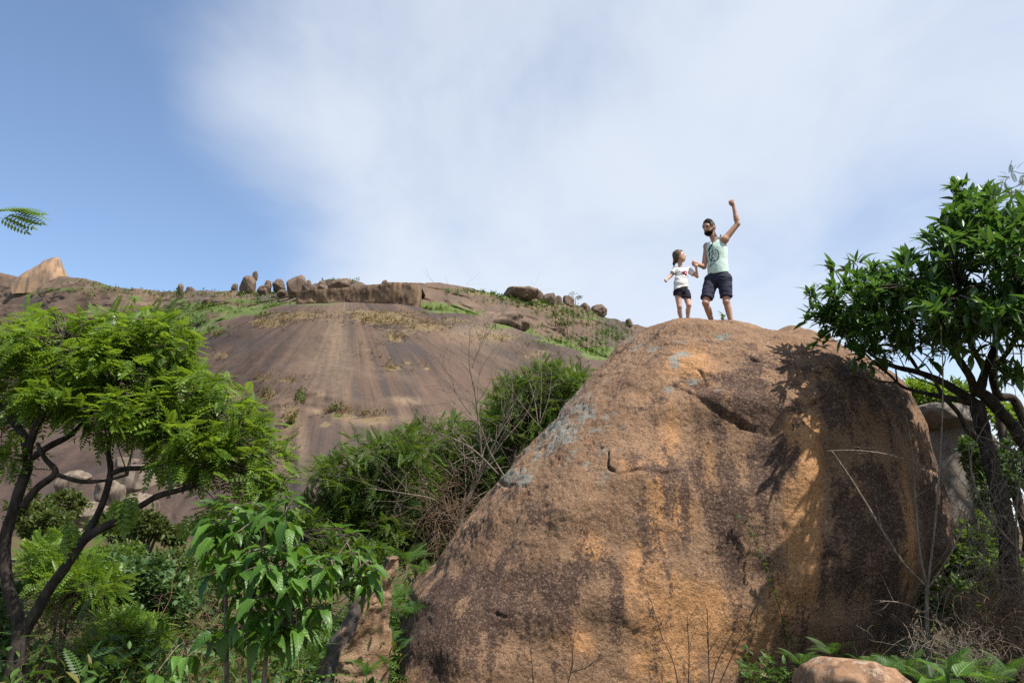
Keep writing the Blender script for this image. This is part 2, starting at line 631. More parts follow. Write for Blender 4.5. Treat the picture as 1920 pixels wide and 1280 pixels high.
def dome():
    nu, nf, nb = 620, 300, 40
    px = np.linspace(-700, 1600, nu)
    s = np.linspace(0, 1, nf)
    PX, S = np.meshgrid(px, s, indexing='ij')
    crest = interp(PX, DOME_CREST)
    PY = 1060 + (crest - 1060) * S
    Y = dome_Y(S) + hill_off(PX) * (0.35 + 0.65 * S)
    V = P(PX, PY, Y)
    dy = np.linspace(2.0, 90, nb)
    c = V[:, -1]
    back = np.stack([np.repeat(c[:, :1], nb, 1), c[:, 1:2] + dy[None], c[:, 2:3] + 0.20 * dy[None] - 0.0075 * dy[None] ** 2], -1)
    V = np.concatenate([V, back], 1)
    PXa, PYa = proj(V)
    # relief: broad swells, sheet steps and weathering pans
    fade = np.concatenate([np.sin(np.linspace(0.15, 1, nf) * math.pi * 0.62) ** 0.5, np.ones(nb)])
    d = 1.5 * fbm(V * 0.022, 3, 21) + 0.5 * fbm(V * 0.09, 4, 31) + 0.13 * fbm(V * 0.5, 3, 41)
    gully = blobs(PXa, PYa, [(470, 800, 26, 90, 1), (540, 860, 14, 60, .8), (440, 730, 40, 20, .5)])
    step = sstep(-6, 6, PYa - (745 + 0.05 * (PXa - 600) + 9 * np.sin(PXa / 47.0))) * np.exp(-((PXa - 690) / 130) ** 2)
    d = d - 2.2 * gully - 1.5 * step
    # exfoliation sheets: the skin of the dome breaks off along curved edges
    sheet = stairs(3.4 * fbm(V * np.array((0.020, 0.020, 0.045)), 2, 99))
    d = d + 0.75 * sheet * sstep(-0.2, 0.35, fbm(V * 0.016, 2, 97))
    V[..., 1] -= d * 0.8
    V[..., 2] += d * 0.6
    ang = np.arctan2(PXa - 655, np.maximum(PYa - 525, 12))
    rad = np.hypot(PXa - 655, PYa - 525) / 150
    streak = np.stack([ang + 0.02 * fbm(V * 0.03, 3, 77), rad, 0 * rad], -1)
    dry = blobs(PXa, PYa, [(720, 600, 75, 14, 1.0), (800, 612, 60, 12, .8), (700, 590, 110, 7, .8), (560, 592, 70, 9, .9), (500, 605, 42, 11, .9),
                           (740, 635, 22, 8, .9), (745, 625, 60, 14, .6), (735, 688, 18, 8, 1), (690, 655, 20, 6, .6), (930, 632, 60, 11, .8),
                           (1010, 665, 60, 10, .6), (440, 735, 20, 14, 1), (500, 742, 26, 14, 1), (490, 710, 26, 4, .9), (540, 712, 26, 4, .8),
                           (545, 780, 20, 26, 1), (640, 772, 40, 8, .9), (700, 778, 50, 8, .9), (770, 800, 20, 14, .8), (415, 668, 16, 7, .9), (390, 672, 14, 4, .8),
                           (405, 628, 10, 5, 1), (850, 600, 60, 10, .6), (610, 790, 14, 8, .9), (800, 690, 10, 4, .7), (765, 678, 10, 4, .7)])
    grass = blobs(PXa, PYa, [(385, 618, 55, 9, .9), (470, 588, 60, 6, .8), (600, 570, 80, 3, .7), (850, 583, 70, 4, .9), (960, 612, 60, 7, .9),
                             (1050, 642, 60, 8, .9), (1120, 664, 40, 12, 1), (566, 745, 6, 12, .9), (630, 770, 10, 5, .9), (545, 790, 12, 14, .6), (455, 745, 12, 8, .7)])
    pale = blobs(PXa, PYa, [(630, 650, 34, 130, .55), (900, 625, 70, 22, .7), (760, 748, 30, 6, .9), (600, 742, 14, 7, 1), (590, 766, 16, 6, 1), (690, 782, 60, 9, .8),
                            (560, 830, 16, 50, .7), (540, 770, 26, 20, .6), (610, 690, 60, 90, .35)])
    dark = blobs(PXa, PYa, [(610, 830, 26, 50, .7), (690, 830, 60, 40, .45), (520, 640, 60, 14, .5), (660, 620, 8, 40, .8), (1040, 660, 110, 16, .5), (440, 640, 60, 16, .5), (590, 905, 60, 40, .4)])
    at = {"streak": streak.reshape(-1, 3), "dry": dry.ravel(), "grass": grass.ravel(), "pale": pale.ravel(), "dark": dark.ravel()}
    o = solo("granite_dome_hill", V.reshape(-1, 3), [grid_faces(nu, nf + nb)], M_FAR, (0, 0, 0), kind="structure", attrs=at)
    return V


DOME_V = dome()

RIDGE_SKY = [(-700, 470), (-200, 505), (0, 512), (45, 516), (120, 517), (165, 523), (205, 534), (240, 541), (320, 546), (440, 546), (520, 546), (560, 541),
             (620, 524), (660, 525), (700, 533), (780, 530), (860, 534), (930, 549), (1000, 561), (1080, 577), (1150, 596), (1210, 614), (1300, 652), (1400, 700), (1560, 780)]
RIDGE_BASE = [(-700, 800), (0, 740), (300, 690), (400, 626), (480, 602), (560, 588), (650, 584), (750, 588), (850, 602), (950, 630), (1050, 662), (1130, 688), (1200, 722), (1300, 790), (1560, 930)]
RIDGE_TOPY = [(-700, 420), (300, 400), (480, 370), (620, 330), (780, 312), (900, 312), (1000, 320), (1200, 335), (1560, 340)]


def ridge():
    nu, nf, nb = 620, 170, 30
    px = np.linspace(-700, 1560, nu)
    s = np.linspace(0, 1, nf)
    PX, S = np.meshgrid(px, s, indexing='ij')
    sk, ba = interp(PX, RIDGE_SKY), interp(PX, RIDGE_BASE)
    PY = ba + (sk - ba) * S
    yt = interp(PX, RIDGE_TOPY)
    Y = hill_off(PX) + 272 + (yt - 272) * (0.6 * S ** 1.2 + 0.4 * (1 - np.sqrt(1 - S)))
    V = P(PX, PY, Y)
    dy = np.linspace(2.0, 160, nb)
    c = V[:, -1]
    back = np.stack([np.repeat(c[:, :1], nb, 1), c[:, 1:2] + dy[None], c[:, 2:3] + 0.12 * dy[None] - 0.005 * dy[None] ** 2], -1)
    V = np.concatenate([V, back], 1)
    PXa, PYa = proj(V)
    left = sstep(420, 250, PXa)
    d = 1.0 * fbm(V * 0.03, 4, 51) * (1 + 1.6 * left) + 0.35 * fbm(V * 0.14, 4, 61) + 0.3 * np.abs(fbm(V * 0.3, 3, 71))
    d = d + 1.1 * stairs(3.2 * fbm(V * np.array((0.022, 0.022, 0.06)), 3, 73)) + 0.5 * fbm(V * np.array((0.25, 0.25, 0.03)), 3, 75)
    V[..., 1] -= d * 0.9
    V[..., 2] += d * 0.25
    ang = PXa / 620.0 - 0.25 * np.where(PXa < 330, (PYa - 500) / 300.0, 0)
    streak = np.stack([ang + 0.01 * fbm(V * 0.05, 3, 77), PYa / 130.0, 0 * ang], -1)
    grass = blobs(PXa, PYa, [(390, 575, 60, 9, .9), (350, 592, 50, 22, 1), (430, 580, 90, 14, .9), (520, 572, 60, 9, .9), (330, 565, 30, 8, .8), (450, 560, 60, 6, .7),
                             (640, 575, 90, 5, 1), (780, 578, 60, 5, 1), (880, 592, 60, 7, 1), (960, 615, 50, 9, 1), (1040, 640, 60, 10, 1), (1120, 662, 60, 16, 1),
                             (985, 556, 60, 7, .8), (1040, 566, 60, 7, .8), (930, 548, 40, 5, .7), (200, 535, 40, 6, .7), (120, 545, 60, 4, .7), (255, 560, 16, 6, .8), (165, 582, 20, 6, .6),
                             (1130, 625, 40, 8, .5), (1110, 600, 60, 5, .6), (60, 548, 30, 4, .6)])
    above = interp(PXa, RIDGE_BASE) - PYa
    grass = np.maximum(grass, 0.95 * (1 - sstep(20, 34, above)) * sstep(318, 345, PXa) * sstep(1190, 1150, PXa))
    dry = blobs(PXa, PYa, [(250, 565, 24, 8, .8), (175, 578, 30, 8, .9), (60, 552, 60, 6, .7), (900, 548, 50, 6, .8), (1000, 575, 90, 6, .6), (960, 562, 40, 8, .5), (1080, 600, 60, 12, .4), (310, 555, 80, 5, .6), (220, 525, 60, 5, .5)])
    pale = blobs(PXa, PYa, [(60, 517, 60, 6, .8), (285, 568, 40, 5, .9), (860, 580, 60, 14, .5), (30, 530, 40, 10, .5), (800, 555, 20, 30, .4)])
    pale = np.maximum(pale, 0.24 + 0.30 * fbm(V * 0.05, 3, 88))
    dark = blobs(PXa, PYa, [(50, 565, 20, 14, .9), (65, 552, 26, 5, .8), (240, 590, 30, 12, .5), (310, 585, 26, 12, .7), (1160, 625, 30, 12, .4), (840, 565, 20, 12, .4), (975, 590, 60, 14, .3)])
    at = {"streak": streak.reshape(-1, 3), "dry": dry.ravel(), "grass": grass.ravel(), "pale": pale.ravel(), "dark": dark.ravel()}
    solo("mountain_ridge_hill", V.reshape(-1, 3), [grid_faces(nu, nf + nb)], M_FAR, (0, 0, 0), kind="structure", attrs=at)
    return V


RIDGE_V = ridge()


def ridge_at(px, py):
    """distance of the ridge surface where it shows at this pixel"""
    sk, ba, yt = float(interp(px, RIDGE_SKY)), float(interp(px, RIDGE_BASE)), float(interp(px, RIDGE_TOPY))
    q = min(max((ba - py) / (ba - sk), 0.0), 1.0)
    return float(hill_off(px)) + 272 + (yt - 272) * (0.6 * q ** 1.2 + 0.4 * (1 - math.sqrt(1 - q)))


# ------------------------------------------------------------------ loose rocks
def _ico(sub):
    import bmesh
    bm = bmesh.new()
    bmesh.ops.create_icosphere(bm, subdivisions=sub, radius=1.0)
    bm.verts.ensure_lookup_table()
    V = np.array([v.co[:] for v in bm.verts])
    F = np.array([[v.index for v in f.verts] for f in bm.faces])
    bm.free()
    return V, F


ICO = {k: _ico(k) for k in (2, 3, 4, 5)}


def rock_shape(c, r, seed, sub=4, amp=0.22, cuts=8, rot=0.0, power=0.85, tilt=(0, 0)):
    """rounded, fractured boulder: noise on a sphere, a few planed-off faces"""
    D, F = ICO[sub]
    rs = np.random.default_rng(seed)
    q = np.sign(D) * np.abs(D) ** power
    q = q / np.max(np.abs(q))
    rad = 1 + amp * fbm(D * 1.3 + seed, 4, seed) + amp * 0.25 * fbm(D * 5 + seed, 3, seed + 5)
    V = q * rad[:, None]
    for k in range(cuts):
        n = rs.normal(size=3)
        n[2] *= 0.6
        n /= np.linalg.norm(n)
        lim = rs.uniform(0.62, 0.92)
        over = np.maximum(V @ n - lim, 0)
        V = V - 0.93 * over[:, None] * n
    V = V * np.asarray(r)
    ca, sa = math.cos(rot), math.sin(rot)
    V = V @ np.array([[ca, sa, 0], [-sa, ca, 0], [0, 0, 1]])
    V[:, 0] += tilt[0] * V[:, 2]
    V[:, 1] += tilt[1] * V[:, 2]
    return V + np.asarray(c), F


def px_rock(name, px, py, w, h, Y, label, mat, seed, group=None, depth=1.0, sub=4, **kw):
    """rock whose face is w x h photo pixels at distance Y"""
    c = P(px, py, Y)
    k = Y / FPX
    V, F = rock_shape(c, (w * k / 2 * 1.05, w * k / 2 * depth, h * k / 2 * 1.05), seed, sub, **kw)
    base = (float(c[0]), float(c[1]), float(V[:, 2].min()))
    return solo(name, V, [F], mat, base, label, "rock", group)


SKYLINE = [(466, 531, 36, 30, 330, "dark leaning ridge boulder carrying a small knob of rock", dict(cuts=8, tilt=(0.15, 0))),
           (478, 514, 11, 15, 330, "small pale knob of rock perched on the leaning ridge boulder", dict(cuts=4)),
           (441, 536, 14, 12, 328, "little round boulder beside the leaning ridge boulder", {}),
           (455, 538, 15, 10, 326, "low boulder in front of the leaning ridge boulder", {}),
           (497, 539, 27, 17, 326, "squat rounded boulder just east of the leaning ridge boulder", {}),
           (502, 530, 16, 12, 332, "boulder showing above the squat rounded boulder on the ridge", {}),
           (525, 532, 24, 20, 330, "round brown boulder between the squat one and the big split dome", {}),
           (556, 532, 36, 40, 330, "largest ridge boulder, a tall dome with a pale vertical split", dict(cuts=3)),
           (577, 538, 24, 26, 336, "boulder leaning against the tall split dome on the ridge", {}),
           (530, 546, 20, 12, 322, "small angular block at the foot of the round brown boulder", dict(cuts=9)),
           (588, 539, 12, 14, 322, "upright small boulder at the start of the cliff top", {}),
           (603, 530, 14, 9, 330, "dark small rock lying on the cliff top boulders", dict(cuts=8)),
           (608, 537, 22, 12, 326, "cracked grey boulder behind the cliff top", dict(cuts=8)),
           (640, 533, 46, 20, 340, "broad low rock hump with bushes above the cliff", dict(cuts=4)),
           (337, 540, 14, 20, 380, "upright pillar rock alone on the grassy saddle", dict(cuts=7)),
           (355, 543, 20, 10, 380, "low broken rock next to the pillar on the saddle", dict(cuts=8)),
           (392, 563, 28, 9, 300, "flat tan slab lying in the green saddle grass", dict(cuts=8)),
           (722, 528, 14, 7, 318, "tiny boulder balanced on the long cliff's edge", {}),
           (975, 549, 64, 18, 330, "long flat whaleback rock on the falling ridge", dict(cuts=6)),
           (1010, 553, 18, 17, 328, "narrow upright block at the end of the whaleback rock", dict(cuts=7)),
           (1030, 559, 30, 19, 327, "rounded boulder below the whaleback rock", {}),
           (1047, 562, 17, 15, 326, "blocky boulder next to the orange-faced boulder", dict(cuts=8)),
           (1064, 564, 24, 21, 324, "upright orange-faced boulder on the falling ridge", dict(cuts=5)),
           (1095, 575, 28, 15, 326, "grey boulder below the orange-faced boulder", {}),
           (1122, 581, 30, 19, 327, "smooth grey-tan dome boulder on the falling ridge", dict(cuts=2)),
           (1178, 602, 15, 11, 330, "last small dark boulder low on the falling ridge", {}),
           (868, 591, 14, 9, 276, "pale fallen block in grass below the ridge wall", dict(cuts=8)),
           (930, 602, 112, 30, 288, "orange-based boulder spur leaning on the ridge wall", dict(cuts=3))]
for i, (x, y, w, h, Y, lab, kw) in enumerate(SKYLINE):
    px_rock("ridge_boulder", x, y + (5 if i < 14 else 4), w, h + 7, ridge_at(x, y + h * 0.5 + 1), lab, M_RIDGE_ROCK, 100 + i, "boulders along the mountain ridge", sub=3 if w < 20 else 4, **kw)


def peak():
    # the pointed block on the far left summit: long ramp on its west side, steep east face
    prof = [(30, 534), (40, 522), (52, 511), (70, 501), (88, 489), (98, 484), (108, 483), (112, 487), (116, 499), (121, 508), (124, 522), (128, 536)]
    pr = smooth_path(prof, 8)
    n, k = len(pr), 26
    Y0 = ridge_at(83, 520) - 2
    top = P(pr[:, 0], pr[:, 1], Y0)
    V = []
    for j in range(k):
        a = -1 + 2 * j / (k - 1)
        w = math.sqrt(max(0, 1 - a * a))
        q = top.copy()
        zb = top[:, 2].min() - 9
        q[:, 2] = zb + (top[:, 2] - zb) * (0.05 + 0.95 * w)
        q[:, 1] = Y0 + a * 11
        q[:, 0] = top[:, 0].mean() + (top[:, 0] - top[:, 0].mean()) * (0.72 + 0.28 * w)
        V.append(q)
    V = np.stack(V, 1)
    V = V + 0.35 * np.stack([fbm(V * 0.25, 3, 5), fbm(V * 0.25, 3, 6), fbm(V * 0.25, 3, 7)], -1)
    solo("summit_rock", V.reshape(-1, 3), [grid_faces(n, k)], M_PEAK, tuple(P(83, 520, Y0)),
         "pointed tan summit block with a steep right face on the left ridge", "rock")


peak()


def cliff():
    # long flat-topped wall standing proud of the ridge, its west end undercut
    pxs = np.concatenate([[548, 549, 551, 554], np.linspace(558, 776, 110), [780, 783, 785, 786]])
    top = interp(pxs, [(548, 546), (600, 541), (650, 538), (690, 533), (730, 530), (790, 529)])
    bot = interp(pxs, [(548, 569), (620, 571), (700, 571), (790, 573)])
    Y0 = 274.0
    prof = [(2, -2.2), (1.6, -.3), (1.4, 0.0), (.9, .2), (0.5, .5), (0.1, .8), (.1, .93), (.6, 1.0), (5, 1.05), (14, 1.1), (46, 1.2)]
    prof = smooth_path(prof, 5)
    V = np.zeros((len(pxs), len(prof), 3))
    endf = np.minimum(sstep(546, 556, pxs), sstep(788, 779, pxs))
    for i, px in enumerate(pxs):
        zt, zb = P(px, top[i], Y0)[2], P(px, bot[i], Y0)[2]
        x = P(px, 550, Y0)[0]
        off = 8 * (1 - endf[i]) + 2.2 * math.exp(-((px - 735) / 22) ** 2) * -0.6
        V[i, :, 0] = x
        V[i, :, 1] = Y0 + prof[:, 0] + off
        V[i, :, 2] = zb + (zt - zb) * prof[:, 1]
    d = 0.5 * fbm(V * 0.22, 4, 15) + 0.22 * fbm(V * np.array((0.9, 0.9, 0.15)), 3, 16)
    V[..., 1] -= d
    V[..., 2] += 0.2 * fbm(V * 0.3, 3, 18)
    solo("cliff_wall", V.reshape(-1, 3), [grid_faces(len(pxs), len(prof))], M_CLIFF, tuple(P(660, 571, Y0)),
         "long flat-topped granite cliff with dark water streaks above the grass band", "cliff")


cliff()

# pale broken rocks on the lower slope of the dome, seen under the left tree
def dome_at(px, py):
    c = float(interp(px, DOME_CREST))
    q = np.clip((1060 - py) / (1060 - c), 0, 1)
    return float(dome_Y(q) + hill_off(px) * (0.35 + 0.65 * q))


FOOT = [(262, 905, 96, 56, "cracked pale rock shelf under the left tree's boughs", dict(cuts=9)),
        (300, 886, 60, 26, "flat-topped pale block above the cracked rock shelf", dict(cuts=9)),
        (215, 928, 66, 60, "rounded pale rock left of the cracked rock shelf", dict(cuts=6)),
        (258, 972, 80, 86, "tall fractured pale rock with a dark cleft", dict(cuts=10)),
        (200, 1010, 44, 34, "light rounded rock standing among the bushes", dict(cuts=5)),
        (268, 1034, 40, 36, "small pale wedge rock beside the lone small tree", dict(cuts=8)),
        (105, 1010, 120, 46, "long low pale rock behind the forked trunk", dict(cuts=7)),
        (160, 968, 100, 50, "grey rock bench behind the forked trunk", dict(cuts=7)),
        (318, 1040, 36, 22, "little tan rock at the foot of the dome", dict(cuts=6)),
        (140, 905, 70, 40, "pale stepped rock deep under the left tree", dict(cuts=9)),
        (238, 870, 50, 26, "uppermost pale rock of the broken slope", dict(cuts=9)),
        (330, 925, 30, 22, "tan rock at the edge of the smooth dark slope", dict(cuts=7))]
for i, (x, y, w, h, lab, kw) in enumerate(FOOT):
    px_rock("foot_rock", x, y, w, h, dome_at(x, y) - 0.5, lab, M_PALE, 300 + i, "pale rocks on the dome's lower slope", depth=0.8, **kw)


# ------------------------------------------------------------------ the great boulder
def boulder_mat():
    m, nt, out = new_mat("weathered_granite")
    t = NT(nt)
    pos = t.geo('Position')
    big = t.noise(pos, 1.1, 5, 0.6, 0.2)
    mid = t.noise(pos, 5.5, 6, 0.68)
    fine = t.noise(pos, 26, 6, 0.72)
    grain = t.noise(pos, 48, 4, 0.75)
    streak = t.noise(t.mapping(pos, (3.2, 3.2, 0.28)), 1.0, 6, 0.62, 0.25)
    col = t.mix(t.rng(big, 0.32, 0.68), (0.255, 0.145, 0.080), (0.390, 0.228, 0.128))
    o = t.math('ADD', t.attr('orange'), t.math('MULTIPLY', t.math('SUBTRACT', mid, 0.5), 0.9))
    col = t.mix(t.rng(o, 0.20, 0.66, 0, 0.97), col, (0.62, 0.315, 0.130))
    s = t.math('ADD', t.attr('stain_shade'), t.math('MULTIPLY', t.math('SUBTRACT', streak, 0.5), 2.6))
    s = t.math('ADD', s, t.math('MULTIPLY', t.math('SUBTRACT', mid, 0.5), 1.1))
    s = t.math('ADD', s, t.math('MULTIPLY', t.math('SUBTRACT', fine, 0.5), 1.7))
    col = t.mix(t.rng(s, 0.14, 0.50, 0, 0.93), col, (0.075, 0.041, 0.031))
    # mineral grain: pale crystals and dark pits
    col = t.mix(t.rng(grain, 0.56, 0.66, 0, 0.70), col, (0.58, 0.40, 0.27))
    col = t.mix(t.rng(grain, 0.43, 0.34, 0, 0.5), col, (0.085, 0.05, 0.038))
    col = t.mix(t.rng(fine, 0.44, 0.30, 0, 0.75), col, (0.065, 0.04, 0.03))
    cell = nt.nodes.new("ShaderNodeTexVoronoi")
    cell.inputs['Scale'].default_value = 42
    nt.links.new(pos, cell.inputs['Vector'])
    cs = nt.nodes.new("ShaderNodeSeparateColor")
    nt.links.new(cell.outputs['Color'], cs.inputs[0])
    col = t.mix(t.rng(cs.outputs[0], 0.55, 1.0, 0, 0.30, False), col, t.mix(0.6, col, (0.70, 0.50, 0.34)))
    col = t.mix(t.rng(cs.outputs[1], 0.5, 1.0, 0, 0.42, False), col, t.mix(0.7, col, (0.045, 0.028, 0.022)))
    l = t.math('ADD', t.attr('lichen'), t.math('MULTIPLY', t.math('SUBTRACT', t.noise(pos, 3.3, 7, 0.72, 0.5), 0.5), 2.0))
    l = t.math('ADD', l, t.math('MULTIPLY', t.math('SUBTRACT', fine, 0.5), 1.3))
    col = t.mix(t.rng(l, 0.48, 0.74, 0, 0.85), col, t.mix(grain, (0.20, 0.21, 0.18), (0.40, 0.42, 0.37)))
    red = t.noise(pos, 7.5, 5, 0.7)
    col = t.mix(t.math('MULTIPLY', t.rng(red, 0.56, 0.66), t.math('MULTIPLY', t.attr('lichen'), 0.7)), col, (0.36, 0.13, 0.055))
    wsp = t.voronoi(pos, 9.0)
    col = t.mix(t.math('MULTIPLY', t.rng(wsp, 0.16, 0.07), t.rng(t.attr('white'), 0.2, 0.8, 0, 0.9)), col, (0.58, 0.57, 0.50))
    h = t.math('ADD', t.math('MULTIPLY', t.math('ADD', mid, t.math('MULTIPLY', cs.outputs[2], 0.12)), 0.5), t.math('ADD', t.math('MULTIPLY', fine, 0.30), t.math('MULTIPLY', grain, 0.10)))
    nt.links.new(t.principled(col, 0.88, 0.25, t.bump(h, 1.0, 0.09)), out.inputs[0])
    return m


M_BOULDER = boulder_mat()
B_LEFT = [(598, 1312), (601, 1270), (606, 1236), (620, 1198), (650, 1162), (690, 1120), (750, 1062), (800, 1016), (870, 955), (960, 886), (1000, 862),
          (1040, 838), (1080, 800), (1150, 768), (1220, 732), (1280, 702), (1340, 690), (1400, 685)]
B_RIGHT = [(598, 1318), (601, 1338), (606, 1372), (614, 1412), (626, 1462), (650, 1574), (690, 1672), (750, 1718), (800, 1732), (870, 1752), (960, 1784), (1000, 1781),
           (1040, 1764), (1080, 1738), (1150, 1696), (1220, 1672), (1280, 1662), (1340, 1655), (1400, 1650)]
B_YC, B_DF, B_DB = 12.4, 3.3, 3.4


def boulder():
    Lt, Rt = np.array(B_LEFT, float), np.array(B_RIGHT, float)

    def build(lt, rt, top_shift, nr, na_f, na_b):
        tt = np.linspace(0, 1, nr)
        py = 598 + (1400 - 598) * (0.75 * tt ** 1.15 + 0.25 * tt ** 2.6)
        py[:5] = 598 + np.array((0, .4, 1.2, 2.4, 4.0))
        py = np.sort(py)
        zt = P(960, 598, B_YC)[2]
        z = P(960, py, B_YC)[:, 2]
        xl = P(interp(py, lt), py, B_YC)[:, 0]
        xr = P(interp(py, rt), py, B_YC)[:, 0]
        h = np.clip(z / zt, 0, 1)
        df = B_DF * np.sqrt(np.clip(1 - h ** 3.0, 0, 1)) + 0.02
        db = B_DB * np.sqrt(np.clip(1 - h ** 3.0, 0, 1)) + 0.02
        a_f = np.linspace(math.pi, 2 * math.pi, na_f, endpoint=False)
        a_b = np.linspace(0, math.pi, na_b, endpoint=False)
        a = np.concatenate([a_f, a_b])
        ca, sa = np.cos(a), np.sin(a)
        e = 2 / 2.3
        cx = np.sign(ca) * np.abs(ca) ** e
        sy = np.sign(sa) * np.abs(sa) ** e
        xc, hw = (xl + xr) / 2, (xr - xl) / 2
        X = xc[:, None] + hw[:, None] * cx[None]
        Y = B_YC + np.where(sy[None] < 0, df[:, None], db[:, None]) * sy[None]
        Z = np.repeat((z + top_shift)[:, None], len(a), 1)
        Y = Y + 0.36 * np.minimum(X - 2.2, 0) * (1 - sstep(0.55, 0.95, h))[:, None]      # the left foot swings towards the viewer
        return np.stack([X, Y, Z], -1)

    lt, rt, ts = Lt.copy(), Rt.copy(), 0.0
    for it in range(6):                      # settle the outline: perspective sees the flanks nearer than the centre plane
        V = build(lt, rt, ts, 120, 120, 60)
        qx, qy = proj(V)
        ts += (qy.min() - 599) * 12.4 / FPX * 0.8
        for tab, ref, fn in ((lt, Lt, np.min), (rt, Rt, np.max)):
            old = tab.copy()
            for i in range(5, len(tab)):
                m = np.abs(qy - tab[i, 0]) < 9
                if m.any():
                    tab[i, 1] += 0.7 * np.clip(ref[i, 1] - fn(qx[m]), -25, 25)
            for i in range(5):
                tab[i, 1] += (tab[5, 1] - old[5, 1]) * (tab[i, 0] - 598) / (tab[5, 0] - 598)
        for tab, ref in ((lt, Lt), (rt, Rt)):          # keep the correction smooth from row to row
            dl = tab[:, 1] - ref[:, 1]
            for _ in range(3):
                dl[1:-1] = 0.25 * dl[:-2] + 0.5 * dl[1:-1] + 0.25 * dl[2:]
            tab[:, 1] = ref[:, 1] + dl
        for i in range(1, 12):               # never narrower than the row above: no overhanging lip on top
            rt[i, 1] = max(rt[i, 1], rt[i - 1, 1] + 6)
            lt[i, 1] = min(lt[i, 1], lt[i - 1, 1] - 6)
    nr, naf, nab = 430, 560, 110
    V = build(lt, rt, ts, nr, naf, nab)

    def normals(V):
        du = np.roll(V, -1, 1) - np.roll(V, 1, 1)
        dv = np.gradient(V, axis=0)
        n = np.cross(du, dv)
        n /= np.linalg.norm(n, axis=-1, keepdims=True) + 1e-9
        c = V - np.array((V[..., 0].mean(), B_YC, 2.0))
        n *= np.sign((n * c).sum(-1, keepdims=True))
        n[:4] = (0, 0, 1)
        return n

    N = normals(V)
    qx, qy = proj(V)
    front = sstep(0.35, -0.15, N[..., 1])
    topfade = 1 - 0.75 * sstep(4.3, 4.8, V[..., 2])
    d = (0.16 * fbm(V * 0.55, 3, 1) + 0.045 * fbm(V * 1.6, 3, 2)) * topfade
    # bulges and hollows of the front face
    for (x, y, rx, ry, a) in [(1500, 850, 36, 90, .13), (1510, 1010, 40, 110, .10), (1410, 795, 80, 24, -.10), (1440, 860, 50, 50, -.08), (1360, 755, 60, 16, .06),
                              (1210, 900, 60, 60, .08), (1080, 940, 60, 60, .05), (1340, 1165, 90, 40, .04), (1300, 1030, 60, 90, -.04), (1560, 880, 30, 40, -.09),
                              (1130, 1120, 90, 50, .05), (1000, 1160, 70, 40, .06), (1600, 1000, 40, 90, .06), (1680, 1000, 26, 120, .07), (1640, 950, 16, 120, -.06), (1250, 690, 60, 26, .05)]:
        d = d + a * front * np.exp(-((qx - x) / rx) ** 2 - ((qy - y) / ry) ** 2)

    def groove(pts, width, depth, lip=0.0):
        """a crack: rock drops by depth at the line; lip raises the upper side"""
        p = smooth_path(pts, 6)
        dist = np.full(qx.shape, 1e9)
        side = np.zeros(qx.shape)
        m = (front > 0.5) & (qx > p[:, 0].min() - 60) & (qx < p[:, 0].max() + 60) & (qy > p[:, 1].min() - 60) & (qy < p[:, 1].max() + 60)
        x, y = qx[m], qy[m]
        bd, bs = np.full(x.shape, 1e9), np.zeros(x.shape)
        for a, b in zip(p[:-1], p[1:]):
            ab = b - a
            t = np.clip(((x - a[0]) * ab[0] + (y - a[1]) * ab[1]) / (ab @ ab + 1e-9), 0, 1)
            ex, ey = x - a[0] - t * ab[0], y - a[1] - t * ab[1]
            dd = np.hypot(ex, ey)
            sg = np.sign(ab[0] * ey - ab[1] * ex)
            bs = np.where(dd < bd, sg, bs)
            bd = np.minimum(dd, bd)
        out = np.zeros(qx.shape)
        vary = np.clip(0.55 + 0.9 * fbm(V[m] * 4.0, 2, 91), 0.0, 1.3)
        bd = bd + 2.2 * fbm(V[m] * 9.0, 2, 92)
        out[m] = 0.75 * vary * (-depth * np.exp(-(np.maximum(bd, 0) / (0.75 * width)) ** 2) + lip * np.exp(-(bd / (width * 6)) ** 2) * (bs < 0))
        return out

    d = d + groove([(1118, 829), (1128, 835), (1138, 838), (1141, 850), (1141, 868), (1143, 880), (1152, 886)], 2.6, 0.10, 0.05)
    d = d + groove([(1310, 752), (1345, 772), (1380, 786), (1420, 800), (1452, 813), (1478, 806)], 7, 0.09, 0.06)
    d = d + groove([(1466, 800), (1490, 786), (1512, 768), (1528, 756)], 4, 0.07, 0.03)
    d = d + groove([(1340, 668), (1356, 660), (1372, 655), (1396, 655)], 2.6, 0.05, 0.03)
    d = d + groove([(1368, 674), (1384, 668), (1400, 667), (1414, 676), (1428, 680)], 2.6, 0.06, 0.03)
    d = d + groove([(1560, 900), (1576, 892), (1592, 886), (1604, 868)], 3.2, 0.07, 0.02)
    d = d + groove([(1560, 960), (1575, 935), (1592, 915)], 2.6, 0.05)
    d = d + groove([(1392, 1118), (1412, 1130), (1424, 1152)], 2.6, 0.035, 0.01)
    d = d + groove([(1252, 688), (1280, 690), (1310, 700), (1322, 720)], 3.2, 0.05, 0.03)
    d = d + groove([(1160, 893), (1200, 885), (1240, 890), (1270, 880)], 4, 0.04, 0.02)
    d = d + groove([(940, 905), (955, 915), (968, 910)], 4, 0.07)
    d = d + groove([(930, 1150), (950, 1156), (975, 1152)], 4, 0.05)
    # rough pitted crust on the upper left shoulder, finer tooth elsewhere
    crust = blobs(qx, qy, [(1040, 800, 130, 130, 1), (960, 900, 90, 90, 1), (1150, 690, 90, 60, .7), (880, 1000, 50, 60, .8), (1330, 640, 120, 40, .6)]) * front
    pit = np.minimum(fbm(V * 12.0, 3, 12), 0.1)
    d = d + (0.007 + 0.022 * crust) * pit + 0.007 * fbm(V * 22, 2, 13) + 0.006 * fbm(V * np.array((6, 6, 0.8)), 3, 14)
    V = V + N * d[..., None]
